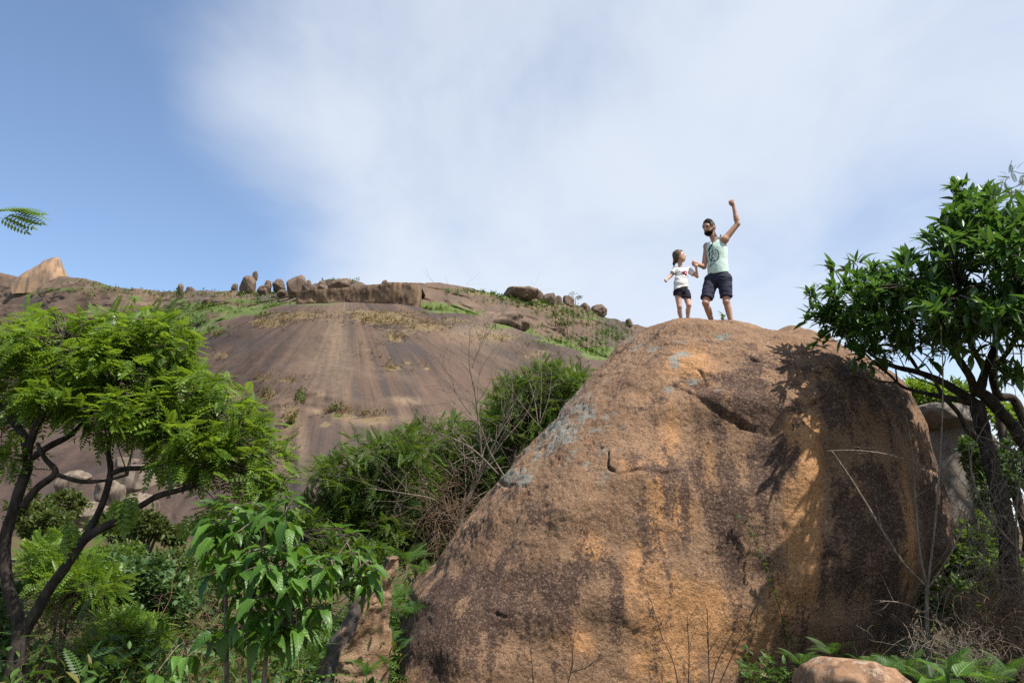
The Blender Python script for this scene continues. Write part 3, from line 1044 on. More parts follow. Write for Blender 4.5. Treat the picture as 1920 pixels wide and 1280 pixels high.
    hx, sx = P(1495, 620, 11.7)[0], P(1452, 620, 11.7)[0]
    V[..., 2] += 0.11 * np.exp(-((V[..., 0] - hx) / 0.34) ** 2 - ((V[..., 1] - 11.9) / 1.1) ** 2) - 0.07 * np.exp(-((V[..., 0] - sx) / 0.16) ** 2 - ((V[..., 1] - 11.7) / 1.0) ** 2)
    
    stain_shade = blobs(qx, qy, [(1405, 760, 80, 60, .75), (1440, 850, 55, 60, .75), (1360, 800, 50, 30, .5), (1200, 960, 26, 90, .55), (1300, 920, 26, 60, .5), (1375, 960, 62, 130, .62),
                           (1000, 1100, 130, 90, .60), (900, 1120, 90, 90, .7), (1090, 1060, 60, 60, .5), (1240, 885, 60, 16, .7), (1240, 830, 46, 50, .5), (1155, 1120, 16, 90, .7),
                           (1620, 960, 70, 130, .6), (1750, 960, 40, 160, .85), (1660, 760, 60, 60, .6), (1560, 760, 60, 70, .6), (1420, 690, 60, 26, .5), (830, 1200, 90, 90, .8),  # lower-left blob paints in undercut shade, right-edge blob the tree's shadow
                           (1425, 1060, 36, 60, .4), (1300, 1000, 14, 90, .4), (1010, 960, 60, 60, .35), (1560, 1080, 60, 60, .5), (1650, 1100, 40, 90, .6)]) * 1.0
    orange = blobs(qx, qy, [(1505, 950, 34, 190, 1.3), (1500, 810, 40, 40, 1), (1280, 960, 40, 60, .7), (1290, 1160, 100, 80, 1.1), (1230, 980, 26, 160, .7), (1330, 880, 20, 90, .5), (1200, 1080, 50, 90, .6), (1380, 1200, 90, 70, .8), (1470, 1130, 40, 60, 1),
                            (1690, 1000, 18, 130, .9), (1300, 690, 70, 60, .6), (1110, 1030, 40, 40, .7), (1260, 810, 30, 60, .6), (1600, 930, 20, 40, .9), (1540, 700, 40, 30, .6), (1250, 1240, 80, 50, .8), (1080, 1200, 60, 40, .6), (1180, 880, 40, 26, .5)])
    lich = blobs(qx, qy, [(1220, 650, 26, 12, .8), (1275, 640, 24, 8, .7), (1285, 668, 18, 12, .8), (1268, 690, 12, 20, .8), (1300, 722, 26, 9, .8), (1350, 625, 40, 12, .6), (1130, 850, 20, 26, .6),
                          (1060, 790, 110, 90, .70), (960, 890, 70, 60, .62), (1010, 960, 60, 60, .35), (1160, 700, 60, 50, .5), (1000, 840, 50, 80, .5), (1255, 735, 10, 8, .8), (1345, 742, 26, 5, .7), (920, 990, 30, 20, .35), (1130, 900, 16, 30, .5), (1185, 640, 30, 30, .5)])
    white = blobs(qx, qy, [(1345, 640, 60, 22, 1), (1400, 650, 60, 26, .9), (1300, 720, 60, 26, .6), (1410, 700, 50, 30, .6), (1050, 790, 120, 80, .35), (1130, 720, 70, 50, .35)])
    for m_ in (stain_shade, orange, lich, white):
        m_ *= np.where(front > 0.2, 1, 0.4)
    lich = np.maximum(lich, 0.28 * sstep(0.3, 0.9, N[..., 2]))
    at = {"stain_shade": stain_shade.ravel(), "orange": orange.ravel(), "lichen": lich.ravel(), "white": white.ravel()}
    F = []
    na = naf + nab
    i, j = np.meshgrid(np.arange(nr - 1), np.arange(na), indexing='ij')
    j2 = (j + 1) % na
    F = np.stack([i * na + j, (i + 1) * na + j, (i + 1) * na + j2, i * na + j2], -1).reshape(-1, 4)
    Vf = V.reshape(-1, 3)
    apex = V[0].mean(0)
    Vf = np.concatenate([Vf, [apex]])
    k = np.arange(na)
    cap = np.stack([np.full(na, len(Vf) - 1), k, (k + 1) % na], -1)
    at = {k_: np.append(v, 0.3) for k_, v in at.items()}
    base = (2.6, B_YC, 0.0)
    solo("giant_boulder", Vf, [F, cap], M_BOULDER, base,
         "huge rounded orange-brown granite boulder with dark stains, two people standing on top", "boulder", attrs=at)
    tris = [tuple(r) for r in F[::1].tolist()]
    return BVHTree.FromPolygons([tuple(v) for v in Vf.tolist()], tris)


BOULDER_BVH = boulder()


def drop(x, y, bvh=None, z0=8.0, default=0.0):
    hit = (bvh or BOULDER_BVH).ray_cast(Vector((x, y, z0)), Vector((0, 0, -1)))
    return hit[0].z if hit[0] is not None else default


def on_boulder(px, py, off=0.0):
    """point of the boulder's face that shows at this pixel"""
    o = Vector((0, 0, CAMZ))
    d = Vector(P(px, py, 10.0)) - o
    hit = BOULDER_BVH.ray_cast(o, d.normalized())
    if hit[0] is None:
        return None
    n = hit[1] if hit[1].dot(d) < 0 else -hit[1]
    return np.array(hit[0] + n * off)


# ------------------------------------------------------------------ leaves
def t_lance(W=0.24, n=4, droop=0.25, fold=0.3):
    x = np.linspace(0, 1, n + 1)
    w = W * np.sin(np.pi * x ** 0.8) * 0.5
    w[0] = 0.015
    V = []
    for i in range(n + 1):
        z = -droop * x[i] ** 2
        V += [(x[i], -w[i], z + fold * w[i]), (x[i], 0, z), (x[i], w[i], z + fold * w[i])]
    return np.array(V), [grid_faces(n + 1, 3)]


def t_ovate(W=0.56, n=7, droop=0.45, wave=0.035):
    x = np.linspace(0, 1, n + 1)
    w = W * 0.5 * np.sin(np.pi * np.clip(x, 0, 1) ** 0.62) ** 0.8 * (1 - 0.25 * x)
    w[0], w[-1] = 0.02, 0.004
    V = []
    for i in range(n + 1):
        for k, u in enumerate((-1, -0.55, 0, 0.55, 1)):
            z = -droop * x[i] ** 2 + 0.35 * w[i] * abs(u) + wave * math.sin(x[i] * 17 + (2 if u > 0 else 0)) * abs(u)
            V.append((x[i], u * w[i], z))
    return np.array(V), [grid_faces(n + 1, 5)]


def t_pinnate(pairs=9, ll=0.27, lw=0.1, droop=0.35, sweep=0.45):
    """compound leaf: a rachis with paired leaflets"""
    V, F = [], []

    def leaflet(o, d, w, nrm):
        L = np.linalg.norm(d)
        side = np.cross(nrm, d / L)
        b = len(V)
        V.extend([o, o + d * 0.45 + side * w / 2 - nrm * 0.1 * w, o + d, o + d * 0.45 - side * w / 2 - nrm * 0.1 * w])
        F.append((b, b + 1, b + 2, b + 3))

    pts = [np.array((t, 0, -droop * t * t)) for t in np.linspace(0, 1, pairs + 1)]
    for i, o in enumerate(pts):
        t = i / pairs
        s = ll * (0.62 + 0.5 * math.sin(math.pi * min(1, 0.12 + t * 0.85)))
        if i == 0:
            continue
        for sg in (-1, 1):
            d = np.array((sweep, sg * 1.0, -0.18 - 0.2 * t))
            leaflet(o, d / np.linalg.norm(d) * s, lw * (0.8 + 0.3 * math.sin(t * 3)), np.array((0, 0, 1.0)))
    leaflet(pts[-1], np.array((ll, 0, -0.12)), lw, np.array((0, 0, 1.0)))
    b = len(V)
    for i, o in enumerate(pts):
        V.extend([o + np.array((0, -0.008, 0.003)), o + np.array((0, 0.008, 0.003))])
    for i in range(pairs):
        F.append((b + 2 * i, b + 2 * i + 1, b + 2 * i + 3, b + 2 * i + 2))
    return np.array(V), [np.array(F)]


def t_fern(pairs=20):
    V, F = [], []
    for i in range(pairs + 1):
        t = (i + 1) / (pairs + 1)
        o = np.array((t, 0, 0.35 * t - 0.55 * t * t))
        s = 0.24 * math.sin(math.pi * min(1, .18 + .82 * t)) ** .8 + 0.01
        for sg in (-1, 1):
            b = len(V)
            d = np.array((0.42, sg, -0.2)) * s
            n = 5
            for k in range(n + 1):
                u = k / n
                w = 0.0105 * (1 - 0.75 * u) * (1.25 if k % 2 else 0.62)
                q = o + d * u + np.array((0, 0, -0.12 * s * u * u))
                V.extend([q + np.array((w, 0, 0)), q - np.array((w, 0, 0))])
            for k in range(n):
                F.append((b + 2 * k, b + 2 * k + 1, b + 2 * k + 3, b + 2 * k + 2))
    b = len(V)
    for i in range(9):
        t = i / 8
        o = np.array((t, 0, 0.35 * t - 0.55 * t * t))
        V.extend([o + np.array((0, -0.007, 0)), o + np.array((0, 0.007, 0))])
    for i in range(8):
        F.append((b + 2 * i, b + 2 * i + 1, b + 2 * i + 3, b + 2 * i + 2))
    return np.array(V), [np.array(F)]


TPL = {
    'pin0': t_pinnate(7, 0.29, 0.135, 0.35), 'pin1': t_pinnate(6, 0.32, 0.15, 0.55), 'pin2': t_pinnate(8, 0.26, 0.12, 0.2),
    'fea0': t_pinnate(9, 0.20, 0.095, 0.3, 0.35), 'fea1': t_pinnate(8, 0.22, 0.105, 0.5, 0.35),
    'lan0': t_lance(0.25, 4, 0.22), 'lan1': t_lance(0.22, 4, 0.40), 'lan2': t_lance(0.28, 4, 0.08),
    'ell0': t_lance(0.42, 4, 0.25), 'ell1': t_lance(0.46, 4, 0.1),
    'ova0': t_ovate(0.58, 7, 0.42), 'ova1': t_ovate(0.52, 7, 0.62, 0.05), 'ova2': t_ovate(0.62, 7, 0.28, 0.04), 'ova3': t_ovate(0.55, 7, 0.8, 0.03),
    'grs0': (np.array([(0, -.02, 0), (0, .02, 0), (.4, .016, .0), (.4, -.016, 0), (.75, .010, -.07), (.75, -.010, -.07), (1, 0, -.2)]), [np.array([(0, 1, 2, 3), (3, 2, 4, 5)]), np.array([(5, 4, 6)])]),
    'fern': t_fern(),
}


def frames(d, up):
    d = d / (np.linalg.norm(d, axis=-1, keepdims=True) + 1e-9)
    s = np.cross(up, d)
    s = s / (np.linalg.norm(s, axis=-1, keepdims=True) + 1e-9)
    n = np.cross(d, s)
    return np.stack([d, s, n], -1)          # columns


class Foliage:
    def __init__(self, seed=1):
        self.items = []
        self.r = np.random.default_rng(seed)

    def add(self, tpl, pos, d, scale, up=None, tint=None):
        pos = np.atleast_2d(pos)
        m = len(pos)
        d = np.broadcast_to(np.asarray(d, float), (m, 3))
        up = np.broadcast_to(np.asarray((0, 0, 1.0) if up is None else up, float), (m, 3))
        up = up + self.r.normal(0, 0.25, (m, 3))
        scale = np.broadcast_to(np.asarray(scale, float), (m,))
        tint = self.r.random(m) if tint is None else np.broadcast_to(np.asarray(tint, float), (m,))
        names = [tpl] if isinstance(tpl, str) else list(tpl)
        pick = self.r.integers(0, len(names), m)
        R = frames(d, up)
        for k, nm in enumerate(names):
            q = pick == k
            if q.any():
                self.items.append((nm, pos[q], R[q], scale[q], tint[q]))

    def flat(self):
        out = []
        for nm, p, R, s, t in self.items:
            for i in range(len(p)):
                out.append((nm, p[i], R[i], s[i], t[i]))
        return out

    def emit(self, parent, mat, single=300, single_name="leaf", rest_name="foliage"):
        """the `single` leaves that show largest become parts of their own, the rest one part"""
        groups = []
        for gi, (nm, p, R, s, t) in enumerate(self.items):
            x, y = proj(p)
            size = s / np.maximum(p[:, 1], 0.5) * (1 + 1e-3 * self.r.random(len(p)))
            seen = (x > 5) & (x < 1915) & (y > 5) & (y < 1275) & (p[:, 1] > 0.5)
            groups.append(np.where(seen, size * (1 - 0.04 * (p[:, 1] - p[:, 1].min())), 0))
        allv = np.concatenate(groups) if groups else np.zeros(0)
        thr = np.sort(allv)[-single] if single and len(allv) > single else (0 if single else 1e9)
        mb = MB()
        base = Vector(parent.location)
        left = single
        meshes = {}
        for (nm, p, R, s, t), g in zip(self.items, groups):
            T, F = TPL[nm]
            one = (g >= thr) & (g > 0) if single else np.zeros(len(p), bool)
            for i in np.nonzero(one)[0]:
                if left <= 0:
                    one[i] = False
                    continue
                left -= 1
                key = nm + mat.name
                if key not in LEAF_MESH:
                    LEAF_MESH[key] = mesh_data(single_name, T, F, mat, {"tint": np.zeros(len(T))})
                o = bpy.data.objects.new(single_name, LEAF_MESH[key])
                COL.objects.link(o)
                o.parent = parent
                M = Matrix.Identity(4)
                for a in range(3):
                    for b in range(3):
                        M[a][b] = R[i][a, b] * s[i]
                    M[a][3] = p[i][a] - base[a]
                o.matrix_basis = M
            k = ~one
            if k.any():
                m = int(k.sum())
                V = p[k][:, None] + s[k][:, None, None] * np.einsum('vj,mij->mvi', T, R[k])
                off = np.arange(m)[:, None, None] * len(T)
                mb.add(V.reshape(-1, 3), [(f[None] + off).reshape(-1, f.shape[1]) for f in F], np.repeat(t[k], len(T)))
        if mb.n:
            mb.part(rest_name, mat, parent, kind="stuff")


LEAF_MESH = {}


def in_lumps(lumps, n, r, shell=0.55):
    """points in ellipsoids given as (px, py, rx, ry, Y, rY), weighted by size; more towards the surface"""
    L = np.asarray(lumps, float)
    w = L[:, 2] * L[:, 3]
    k = r.choice(len(L), n, p=w / w.sum())
    d = r.normal(size=(n, 3))
    d /= np.linalg.norm(d, axis=1)[:, None]
    rad = r.random(n) ** shell
    q = L[k]
    pos = P(q[:, 0] + d[:, 0] * rad * q[:, 2], q[:, 1] - d[:, 2] * rad * q[:, 3], q[:, 4] + d[:, 1] * rad * q[:, 5])
    return pos, d


def limb_pts(pts, Y=None):
    """traced (px, py, Y, radius in metres) -> path and radii"""
    a = np.asarray(pts, float)
    sp = smooth_path(a, 7)
    path = P(sp[:, 0], sp[:, 1], sp[:, 2])
    return path, sp[:, 3]


def rough_tube(mb, path, rad, sides=9, amp=0.12, tint=0.0):
    path = path + 0.25 * rad[:, None] * np.stack([noise(path * 3 + 5, 1), noise(path * 3 + 9, 2), noise(path * 3 + 2, 3)], -1)
    rad = rad * (1 + amp * noise(path * 5, 4) + amp * noise(path * 14, 8))
    mb.tube(path, rad, sides, tint)


def spread_dirs(d, r, n, out=0.7, up=0.3, droop=0.0):
    """n leaf directions round each cluster direction d (m,3) -> (m*n,3)"""
    m = len(d)
    v = r.normal(size=(m, n, 3))
    v /= np.linalg.norm(v, axis=-1, keepdims=True)
    q = v + out * d[:, None] + np.array((0, 0, up - droop))
    return q.reshape(-1, 3)


def twigs_to(mb, clusters, skeleton, r, r0=0.010, r1=0.003, sides=4, sag=0.1):
    for c in clusters:
        dd = np.linalg.norm(skeleton - c, axis=1)
        q = skeleton[np.argmin(dd + 0.15 * r.random(len(dd)))]
        L = np.linalg.norm(c - q)
        mid = (q + c) / 2 + r.normal(0, 0.10 * L, 3) + np.array((0, 0, sag * L))
        pts = smooth_path([q, mid, c], 3)
        mb.tube(pts, np.linspace(min(r0, 0.004 + 0.012 * L), r1, len(pts)), sides)


M_LEAF_A = leaf_mat("leaf_bright_pinnate", (0.080, 0.165, 0.014), (0.235, 0.375, 0.040), 0.42, 0.45, 0.4)
M_LEAF_B = leaf_mat("leaf_dark_glossy", (0.036, 0.098, 0.018), (0.120, 0.255, 0.050), 0.32, 0.36, 0.55)
M_LEAF_C = leaf_mat("leaf_feathery", (0.045, 0.100, 0.014), (0.150, 0.245, 0.036), 0.36, 0.5, 0.3)
M_LEAF_D = leaf_mat("leaf_broad_shrub", (0.055, 0.145, 0.016), (0.150, 0.310, 0.040), 0.40, 0.40, 0.45, veins=True)
M_LEAF_E = leaf_mat("leaf_glossy_bush", (0.045, 0.105, 0.025), (0.12, 0.21, 0.060), 0.25, 0.52, 0.35)
M_LEAF_F = leaf_mat("leaf_olive", (0.050, 0.080, 0.018), (0.130, 0.170, 0.045), 0.28, 0.6, 0.2)
M_LEAF_DRY = leaf_mat("leaf_dry_grass", (0.13, 0.090, 0.035), (0.30, 0.22, 0.10), 0.25, 0.7, 0.2)
M_HERB = leaf_mat("leaf_herb", (0.030, 0.085, 0.014), (0.120, 0.220, 0.035), 0.32, 0.5, 0.3, (0.26, 0.20, 0.06))
M_FERN = leaf_mat("leaf_fern", (0.055, 0.135, 0.018), (0.130, 0.260, 0.040), 0.35, 0.5, 0.3)
M_BARK_DARK = bark_mat("bark_dark", (0.030, 0.024, 0.020), (0.085, 0.068, 0.055))
M_BARK_BROWN = bark_mat("bark_brown", (0.05, 0.038, 0.03), (0.15, 0.115, 0.085))
M_TWIG = bark_mat("bark_pale_twig", (0.16, 0.12, 0.09), (0.33, 0.27, 0.21), 30)
M_VINE = bark_mat("bark_dry_vine", (0.15, 0.09, 0.055), (0.30, 0.19, 0.12), 30)

# ------------------------------------------------------------------ left tree with compound leaves
def left_tree():
    base = P(24, 1340, 8.4)
    base[2] = -0.5
    t = thing("pinnate_tree", "spreading tree with bright compound leaves and dark forked trunk, left of the boulder", "tree", tuple(base))
    r = np.random.default_rng(11)
    limbs = {
        'trunk': [(22, 1400, 8.4, .13), (24, 1290, 8.4, .115), (34, 1225, 8.4, .105), (43, 1180, 8.4, .10)],
        'l1': [(43, 1185, 8.4, .085), (26, 1137, 8.4, .075), (13, 1078, 8.4, .072), (10, 1018, 8.4, .07), (24, 959, 8.4, .068), (42, 905, 8.45, .066), (53, 868, 8.5, .062), (47, 826, 8.5, .055), (22, 785, 8.6, .045), (-6, 752, 8.6, .035), (-40, 700, 8.6, .02)],
        'l2': [(50, 862, 8.5, .05), (66, 800, 8.4, .045), (86, 770, 8.4, .042), (96, 722, 8.5, .035), (102, 680, 8.6, .025), (120, 630, 8.7, .012)],
        'l3': [(43, 950, 8.4, .05), (72, 912, 8.35, .047), (104, 886, 8.3, .04), (84, 858, 8.3, .03), (70, 830, 8.3, .02)],
        'l4': [(60, 858, 8.5, .045), (94, 835, 8.5, .042), (131, 816, 8.5, .036), (160, 788, 8.6, .028), (200, 740, 8.7, .018), (230, 690, 8.8, .01)],
        'l5': [(43, 1188, 8.4, .085), (66, 1149, 8.35, .07), (91, 1106, 8.3, .066), (119, 1066, 8.3, .062), (146, 1026, 8.3, .058), (174, 999, 8.3, .052), (222, 973, 8.3, .046), (261, 950, 8.3, .042), (293, 931, 8.3, .038), (336, 919, 8.35, .034), (376, 904, 8.4, .03), (392, 876, 8.4, .024), (420, 840, 8.5, .015), (450, 800, 8.6, .01)],
        'l6': [(146, 1026, 8.3, .048), (172, 985, 8.4, .044), (196, 931, 8.45, .042), (206, 880, 8.5, .038), (203, 841, 8.5, .03), (215, 800, 8.6, .02), (250, 740, 8.7, .012)],
        'l7': [(206, 888, 8.5, .032), (234, 879, 8.5, .032), (281, 876, 8.5, .030), (312, 866, 8.5, .026), (350, 841, 8.5, .022), (385, 800, 8.6, .015), (420, 770, 8.7, .008)],
        'l8': [(286, 876, 8.5, .02), (292, 845, 8.5, .018), (300, 800, 8.6, .014), (320, 740, 8.7, .008)],
        'l9': [(106, 890, 8.3, .03), (150, 902, 8.2, .027), (200, 900, 8.2, .02), (240, 890, 8.2, .012)],
        'l10': [(0, 692, 8.6, .026), (30, 676, 8.5, .022), (62, 662, 8.5, .016), (95, 640, 8.5, .01)],
        'l11': [(-40, 700, 8.6, .03), (-130, 560, 8.3, .026), (-120, 450, 8.0, .022), (-70, 404, 7.8, .015), (-10, 396, 7.7, .010), (40, 392, 7.7, .005)],
    }
    sk = []
    for nm, pts in limbs.items():
        path, rad = limb_pts([(a, b, y, q * .82) for a, b, y, q in pts])
        mb = MB()
        rough_tube(mb, path, np.maximum(rad, .004), 12 if nm == 'trunk' else 9)
        mb.part("trunk" if nm == 'trunk' else "limb", M_BARK_DARK, t)
        if nm not in ('trunk', 'l11'):
            sk.append(path[len(path) // 3:])
    sk = np.concatenate(sk)
    lumps = [(50, 640, 85, 55, 8.7, .9), (150, 680, 100, 75, 8.8, 1.0), (250, 670, 100, 75, 8.8, 1.0), (305, 650, 55, 55, 8.8, .8), (350, 735, 80, 65, 8.8, .9),
             (410, 790, 75, 65, 8.7, .9), (455, 835, 62, 50, 8.6, .8), (500, 868, 40, 36, 8.5, .6), (300, 790, 100, 55, 8.6, 1.0), (190, 770, 85, 50, 8.6, .9),
             (40, 735, 60, 60, 8.7, .8), (450, 900, 50, 44, 8.5, .6), (380, 850, 70, 36, 8.5, .7), (15, 850, 40, 60, 8.8, .6), (120, 735, 70, 50, 8.5, .8),
             (200, 620, 70, 34, 8.9, .8), (80, 600, 60, 24, 8.9, .7), (280, 610, 40, 24, 8.9, .6), (490, 905, 24, 30, 8.4, .4), (420, 945, 30, 30, 8.5, .4)]
    fo = Foliage(12)
    c, d = in_lumps(lumps, 560, r, 0.45)
    n = 10
    dirs = spread_dirs(d, r, n, 0.75, 0.15, 0.15)
    dirs[:, 2] *= 0.6
    pos = np.repeat(c, n, 0) + r.normal(0, 0.045, (560 * n, 3))
    fo.add(('pin0', 'pin1', 'pin2'), pos, dirs, r.uniform(0.13, 0.23, len(pos)))
    mb = MB()
    twigs_to(mb, c, sk, r)
    # fronds hanging in shade below the right boughs, and the spray reaching in high at the frame edge
    for (x, y, Y) in [(385, 985, 8.2), (400, 1000, 8.25), (370, 1000, 8.2), (410, 960, 8.3), (300, 905, 8.2), (330, 895, 8.3), (250, 955, 8.2), (225, 962, 8.2), (130, 1015, 8.2)]:
        p = P(x + r.normal(0, 6, 5), y - 30 + r.normal(0, 8, 5), Y)
        fo.add(('pin0', 'pin1'), p, np.stack([r.normal(0, .35, 5), r.normal(0, .35, 5), np.full(5, -1.0)], -1), r.uniform(.2, .3, 5), up=(0.2, -1, 0.2))
    sp = P(np.array((-18, -6, 4, 14, 22, 30, 38, 20, 8, 0, 30)), np.array((396, 394, 393, 392, 392, 393, 395, 400, 404, 408, 402)), 7.7)
    sd = np.array([(.9, .1, .30), (1, -.2, .22), (1, .1, .2), (1, .2, .12), (1, 0, .05), (1, -.1, 0), (1, .1, -.08), (1, 0, -.18), (.9, .2, -.25), (.8, .1, -.35), (1, -.1, -.22)])
    for q_, d_ in zip(sp, sd):
        fo.add(('pin2',), q_, d_, .26, up=(0, -.8, .6), tint=.8)
    mb.part("twig", M_BARK_BROWN, t, kind="stuff")
    fo.emit(t, M_LEAF_A, 300, "leaf")


left_tree()


# ------------------------------------------------------------------ right tree with dark lance-shaped leaves
def right_tree():
    base = P(1893, 1000, 9.5)
    base[2] = -0.5
    t = thing("evergreen_tree", "dark glossy-leaved tree with twisted trunks, leaning over the boulder's right shoulder", "tree", tuple(base))
    r = np.random.default_rng(21)
    limbs = {
        'trunk': [(1905, 1290, 10.4, .20), (1895, 1100, 10.4, .18), (1888, 985, 10.4, .165), (1873, 921, 10.4, .15), (1855, 851, 10.4, .14), (1841, 795, 10.4, .135), (1834, 752, 10.4, .13)],
        't2': [(1990, 1290, 10.6, .17), (1975, 1000, 10.6, .15), (1950, 880, 10.6, .14), (1908, 812, 10.5, .125), (1879, 775, 10.4, .12), (1850, 744, 10.4, .11), (1836, 735, 10.4, .10)],
        't3': [(1965, 880, 10.7, .10), (1925, 800, 10.8, .09), (1900, 750, 10.8, .085), (1872, 742, 10.7, .08), (1862, 715, 10.6, .07), (1862, 690, 10.5, .06)],
        'a1': [(1834, 757, 10.4, .085), (1809, 741, 10.4, .08), (1766, 716, 10.5, .07), (1724, 699, 10.6, .062), (1682, 688, 10.8, .05), (1648, 674, 10.9, .035), (1615, 650, 11.0, .02), (1575, 610, 11.0, .012)],
        'a2': [(1828, 758, 10.4, .06), (1792, 748, 10.4, .055), (1752, 740, 10.5, .045), (1700, 728, 10.6, .03), (1680, 715, 10.6, .02)],
        'a3': [(1836, 826, 10.4, .06), (1814, 806, 10.2, .048), (1797, 775, 10.1, .042), (1772, 747, 10.0, .036), (1755, 720, 9.9, .025)],
        'u1': [(1836, 745, 10.4, .10), (1846, 700, 10.3, .085), (1862, 657, 10.2, .07), (1875, 600, 10.1, .05), (1870, 520, 9.5, .03), (1850, 430, 9.2, .015)],
        'u2': [(1830, 740, 10.4, .08), (1818, 705, 10.3, .075), (1788, 659, 10.2, .062), (1753, 616, 10.2, .05), (1726, 580, 10.3, .03), (1690, 540, 10.4, .015)],
        'u3': [(1848, 700, 10.3, .06), (1820, 640, 10.0, .045), (1800, 560, 9.5, .03), (1790, 480, 9.3, .015)],
        'u4': [(1865, 690, 10.5, .06), (1900, 640, 10.0, .045), (1925, 560, 8.9, .03), (1940, 470, 8.4, .015)],
        'u5': [(1724, 699, 10.6, .04), (1700, 660, 10.7, .03), (1660, 610, 10.8, .02), (1620, 570, 10.9, .012)],
        'u6': [(1900, 640, 10.0, .05), (1960, 590, 9.3, .045), (2060, 540, 8.5, .03), (2160, 520, 8.0, .015)],
    }
    sk = []
    for nm, pts in limbs.items():
        path, rad = limb_pts([(a, b, y - (.9 if y > 9.4 else .3), q * .62) for a, b, y, q in pts])
        mb = MB()
        rough_tube(mb, path, np.maximum(rad, .006), 12, 0.16)
        mb.part("trunk" if nm[0] == 't' else "limb", M_BARK_DARK, t)
        if nm[0] != 't':
            sk.append(path[len(path) // 3:])
    sk = np.concatenate(sk)
    lumps = [(1845, 415, 70, 55, 8.9, .8), (1800, 465, 75, 55, 8.9, .9), (1745, 520, 80, 45, 9.0, .8), (1665, 540, 75, 45, 9.3, .7), (1592, 545, 52, 42, 9.7, .5),
             (1548, 562, 28, 32, 9.9, .3), (1900, 480, 70, 80, 8.5, 1.1), (1785, 575, 95, 55, 8.9, 1.0), (1650, 605, 80, 40, 9.5, .6), (1580, 615, 42, 32, 9.8, .4),
             (1885, 590, 80, 65, 8.6, 1.2), (1715, 650, 60, 28, 9.4, .5), (1800, 640, 60, 30, 8.9, .8), (1940, 450, 60, 90, 8.4, 1.0), (1985, 560, 90, 130, 8.0, 1.0), (1630, 670, 40, 22, 9.6, .3), (1905, 700, 40, 22, 9.3, .6),
             (1800, 395, 26, 30, 8.9, .5), (2090, 500, 130, 130, 8.2, 1.1), (2010, 420, 90, 80, 8.2, .9), (2180, 560, 110, 120, 7.8, .9)]
    c, d = in_lumps(lumps, 1100, r, 0.5)
    extra = P(np.array((1522, 1530, 1515, 1540, 1690, 1760, 1792, 1800, 1560, 1610)), np.array((545, 580, 600, 640, 492, 470, 360, 352, 500, 490)), np.array((10, 10, 10, 10, 9.2, 9, 8.9, 8.9, 9.8, 9.7)))
    c = np.concatenate([c, extra])
    d = np.concatenate([d, np.tile([(-.5, 0, .6)], (10, 1))])
    n = 12
    dirs = spread_dirs(d, r, n, 0.55, 0.35)
    pos = np.repeat(c, n, 0) + r.normal(0, 0.03, (len(c) * n, 3))
    fo = Foliage(22)
    fo.add(('lan0', 'lan1', 'lan2', 'ell0'), pos, dirs, r.uniform(0.12, 0.23, len(pos)))
    mb = MB()
    twigs_to(mb, c, sk, r, 0.014, 0.005, 5, 0.0)
    mb.part("twig", M_BARK_BROWN, t, kind="stuff")
    fo.emit(t, M_LEAF_B, 300, "leaf")


right_tree()


# ------------------------------------------------------------------ bushes
def bush(name, label, cat, lumps, tpls, mat, size, nclus, per, seed, Yg=None, single=0, group=None, stem=M_BARK_BROWN, r0=0.02, droop=0.0, out=.7, zbase=-0.5, nstem=4):
    L = np.asarray(lumps, float)
    r = np.random.default_rng(seed)
    i = int(np.argmax(L[:, 1]))
    base = P(L[:, 0].mean(), L[:, 1].max(), L[:, 4].mean())
    base[2] = zbase
    t = thing(name, label, cat, tuple(base), group)
    c, d = in_lumps(L, nclus, r, 0.45)
    c = c[c[:, 2] > zbase + 0.05] if (c[:, 2] > zbase + 0.05).sum() > 5 else c
    d = d[:len(c)]
    fo = Foliage(seed)
    dirs = spread_dirs(d, r, per, out, 0.3, droop)
    pos = np.repeat(c, per, 0) + r.normal(0, size * 0.25, (len(c) * per, 3))
    fo.add(tpls, pos, dirs, r.uniform(0.7, 1.2, len(pos)) * size)
    H = max(0.3, float(c[:, 2].max() - zbase))
    sk = []
    for k in range(nstem):
        tgt = c[r.integers(len(c))]
        a = base + np.append(r.normal(0, 0.04 * H, 2), 0)
        mid = (a + tgt) / 2 + np.append(r.normal(0, 0.06 * H, 2), 0.1 * H)
        pth = smooth_path([a, mid, tgt], 6)
        mb = MB()
        rough_tube(mb, pth, np.linspace(r0 * H ** 0.5, r0 * 0.25, len(pth)), 7)
        mb.part("stem", stem, t)
        sk.append(pth[3:])
    mb = MB()
    sub = c[r.permutation(len(c))[:260]]
    twigs_to(mb, sub, np.concatenate(sk), r, r0 * 0.4, r0 * 0.12, 4, 0.0)
    mb.part("twig", stem, t, kind="stuff")
    fo.emit(t, mat, single, "leaf")
    return t


FE = ('fea0', 'fea1')
bush("feathery_tree", "feathery thorn tree spreading furthest left behind the boulder, under the bare dome", "tree",
     [(640, 885, 55, 32, 17, 1.2), (700, 850, 55, 38, 17, 1.2), (760, 840, 60, 40, 17, 1.3), (690, 920, 80, 40, 17, 1.2), (610, 890, 26, 24, 16.6, .6), (780, 900, 70, 50, 17, 1.3),
      (640, 980, 70, 40, 17, 1.2), (730, 990, 80, 50, 17, 1.2), (600, 960, 40, 40, 17, 1)], FE, M_LEAF_C, 0.28, 620, 7, 31, r0=.05)
bush("feathery_tree", "feathery thorn tree standing between the dead grey branches and the dome", "tree",
     [(840, 820, 60, 36, 18, 1.2), (900, 840, 60, 45, 18, 1.3), (860, 890, 70, 50, 18, 1.2), (930, 800, 40, 40, 18, 1), (860, 960, 60, 60, 17.5, 1), (800, 1010, 60, 50, 17, 1), (900, 920, 50, 50, 17, 1)], FE, M_LEAF_C, 0.26, 480, 7, 32, r0=.05)
